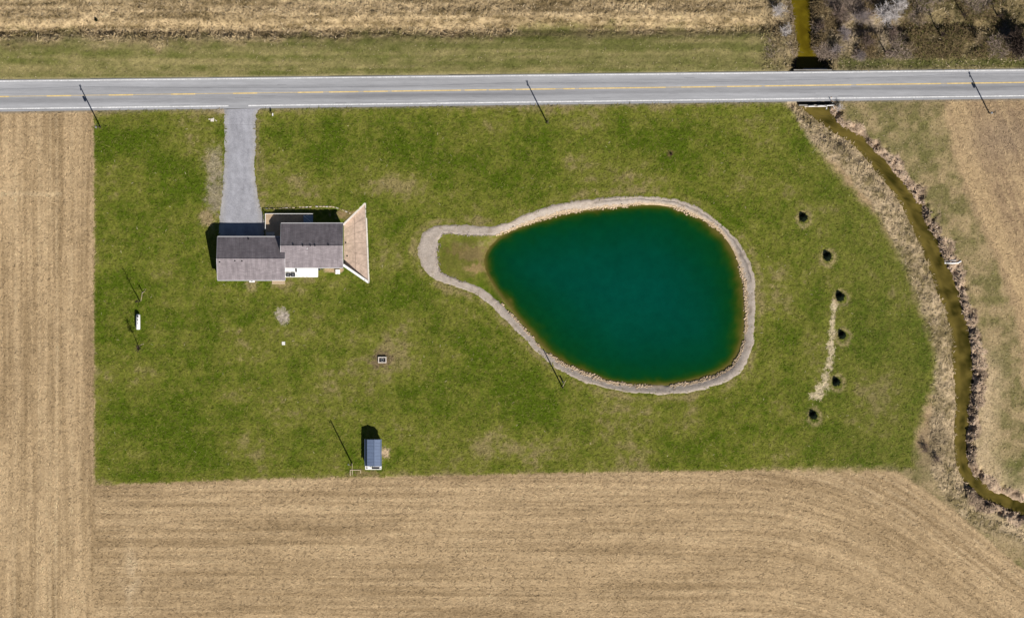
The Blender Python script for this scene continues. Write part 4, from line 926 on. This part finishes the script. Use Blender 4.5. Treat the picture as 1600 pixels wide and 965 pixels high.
def stones(name, pts, zoff, rad, cols):
    ico = np.array([(0,0,1),(.9,0,.2),(.28,.85,.2),(-.72,.53,.2),(-.72,-.53,.2),(.28,-.85,.2),(0,0,-.8)]); fc = [(0,i,i%5+1) for i in range(1,6)]+[(6,i%5+1,i) for i in range(1,6)]
    n = len(pts); px, py = pts[:, 0], pts[:, 1]; rot = RNG.uniform(0, 6.283, n); c, s = np.cos(rot), np.sin(rot)
    q = ico[None]*RNG.uniform(.7, 1.3, (n, 7, 1)); sx = RNG.uniform(.8, 1.5, (n, 1))
    x = (q[..., 0]*sx*c[:, None]-q[..., 1]*s[:, None])*rad[:, None]+((px-800)*M)[:, None]; y = (q[..., 0]*sx*s[:, None]+q[..., 1]*c[:, None])*rad[:, None]+((482.5-py)*M)[:, None]; z = q[..., 2]*rad[:, None]*.7+zoff[:, None]
    F_ = (np.arange(n)[:, None, None]*7+np.array(fc)[None]).reshape(-1, 3)
    return tag(mesh_np(name, np.stack([x, y, z], -1).reshape(-1, 3), F_, G['stone'], cols=np.repeat(cols, 7, 0)), kind='stuff')
n = 7000; ii_ = RNG.integers(0, NR, n); tt_ = np.where(RNG.random(n) < .80, RNG.normal(.90, .10, n), RNG.uniform(0, 1, n)); tt_ = np.clip(tt_, 0, 1.06)
keep = fbm(ii_/14.0, ii_*0.0, 3, 3)+RNG.normal(0, .06, n) > .47; ii_, tt_ = ii_[keep], tt_[keep]; n = len(ii_)
pts = grid[ii_, 0]+(grid[ii_, -1]-grid[ii_, 0])*tt_[:, None]+RNG.normal(0, .6, (n, 2)); zo = np.maximum(height(pts[:, 0], pts[:, 1], True), POND_Z-.12)+.08
lipm = (sdist(POND, pts[:, 0], pts[:, 1]) > -7)[:, None]
cs = np.where(lipm, np.array([.50,.385,.26]), np.array([.34,.29,.255]))*RNG.uniform(.8, 1.2, (n, 1)); dkm = RNG.random(n) < .015; cs[dkm] = (.03, .03, .03)
stones('bank_stones', pts, zo, np.where(lipm[:, 0], RNG.uniform(.08, .26, n), RNG.uniform(.05, .14, n)), cs)
n = 900; tt_ = RNG.uniform(150, 800, n); cen = np.interp(tt_, CY, [p[0] for p in CREEK_R[:23]]); pts = np.c_[cen+RNG.normal(4, 4, n), tt_]; pts = pts[tt_ < 725]; n = len(pts)
stones('creek_stones', pts, H_at(pts[:, 0], pts[:, 1])+.05, RNG.uniform(.08, .35, n), np.array([.34,.26,.20])*RNG.uniform(.4, 1.4, (n, 1)))
def lie(px, py, dz): return Vector((*W(px, py), float(H_at(np.array([px]), np.array([py]))[0])+dz))
q = [lie(1502, 407.5, .1), lie(1497, 410.5, .25), lie(1488, 411, .45), lie(1477, 410.5, .3)]; q[2].z = max(q[2].z, q[1].z-.35); q[3].z = max(q[3].z, q[2].z-.4)
dp = empty('drain_pipe', q[0]); tag(dp, 'white plastic drain pipe sticking out of the right creek bank', 'pipe')
MB().tube([v-q[0] for v in q], [.19]*4, 10).build('pipe', G['white'], dp, smooth=True); MB().tube([q[3]-q[0]+Vector((.15, 0, 0)), q[3]-q[0]+Vector((-.12, 0, 0))], [.22, .22], 10).build('collar', G['white'], dp)
q = [lie(1494, 406.5, .25), lie(1485, 406.8, .3), lie(1477, 407.2, .2)]
o = MB().tube([v-q[0] for v in q], [.14, .13, .11], 7).build('driftwood_log', G['bark_pale']); o.location = q[0]; tag(o, 'pale driftwood log lying beside the white drain pipe', 'log')
# undergrowth of the thicket: upright brown stems
px, py = sample(80000, 1195, 1640, -35, 90); k = (sdist(NCREEK, px, py) < -1) & (fbm(px/26, py/22, 3, 3) > .47) & (RNG.random(len(px)) < .12+.88*(px > 1272)); px, py = px[k], py[k]; n = len(px)
hue = fbm(px/40, py/40, 6, 2)[:, None]; cc = np.where(hue > .5, np.array([.25,.195,.155]), np.array([.17,.125,.066]))*RNG.uniform(.4, 1.6, (n, 1)); g_ = (RNG.random(n) < .25) & (px > 1400); cc[g_] = np.array([.13,.12,.04])*RNG.uniform(.6, 1.3, (int(g_.sum()), 1))
blades('undergrowth', px, py, RNG.uniform(.5, 1.5, n), RNG.uniform(.04, .10, n), RNG.uniform(.4, 1.3, n), RNG.uniform(0, 6.283, n), cc)
# sealed cracks in the asphalt
for k_ in range(26):
    x = RNG.uniform(10, 1590); L = RNG.uniform(8, 42); yy = lambda x, f=RNG.uniform(.12, .88): road_top(x)*(1-f)+road_bot(x)*f
    if k_ % 3: road_strip('crack_seal', lambda x: yy(x)-.25, lambda x: yy(x)+.22, .0145, G['crack'], road, x0=x, x1=x+L)
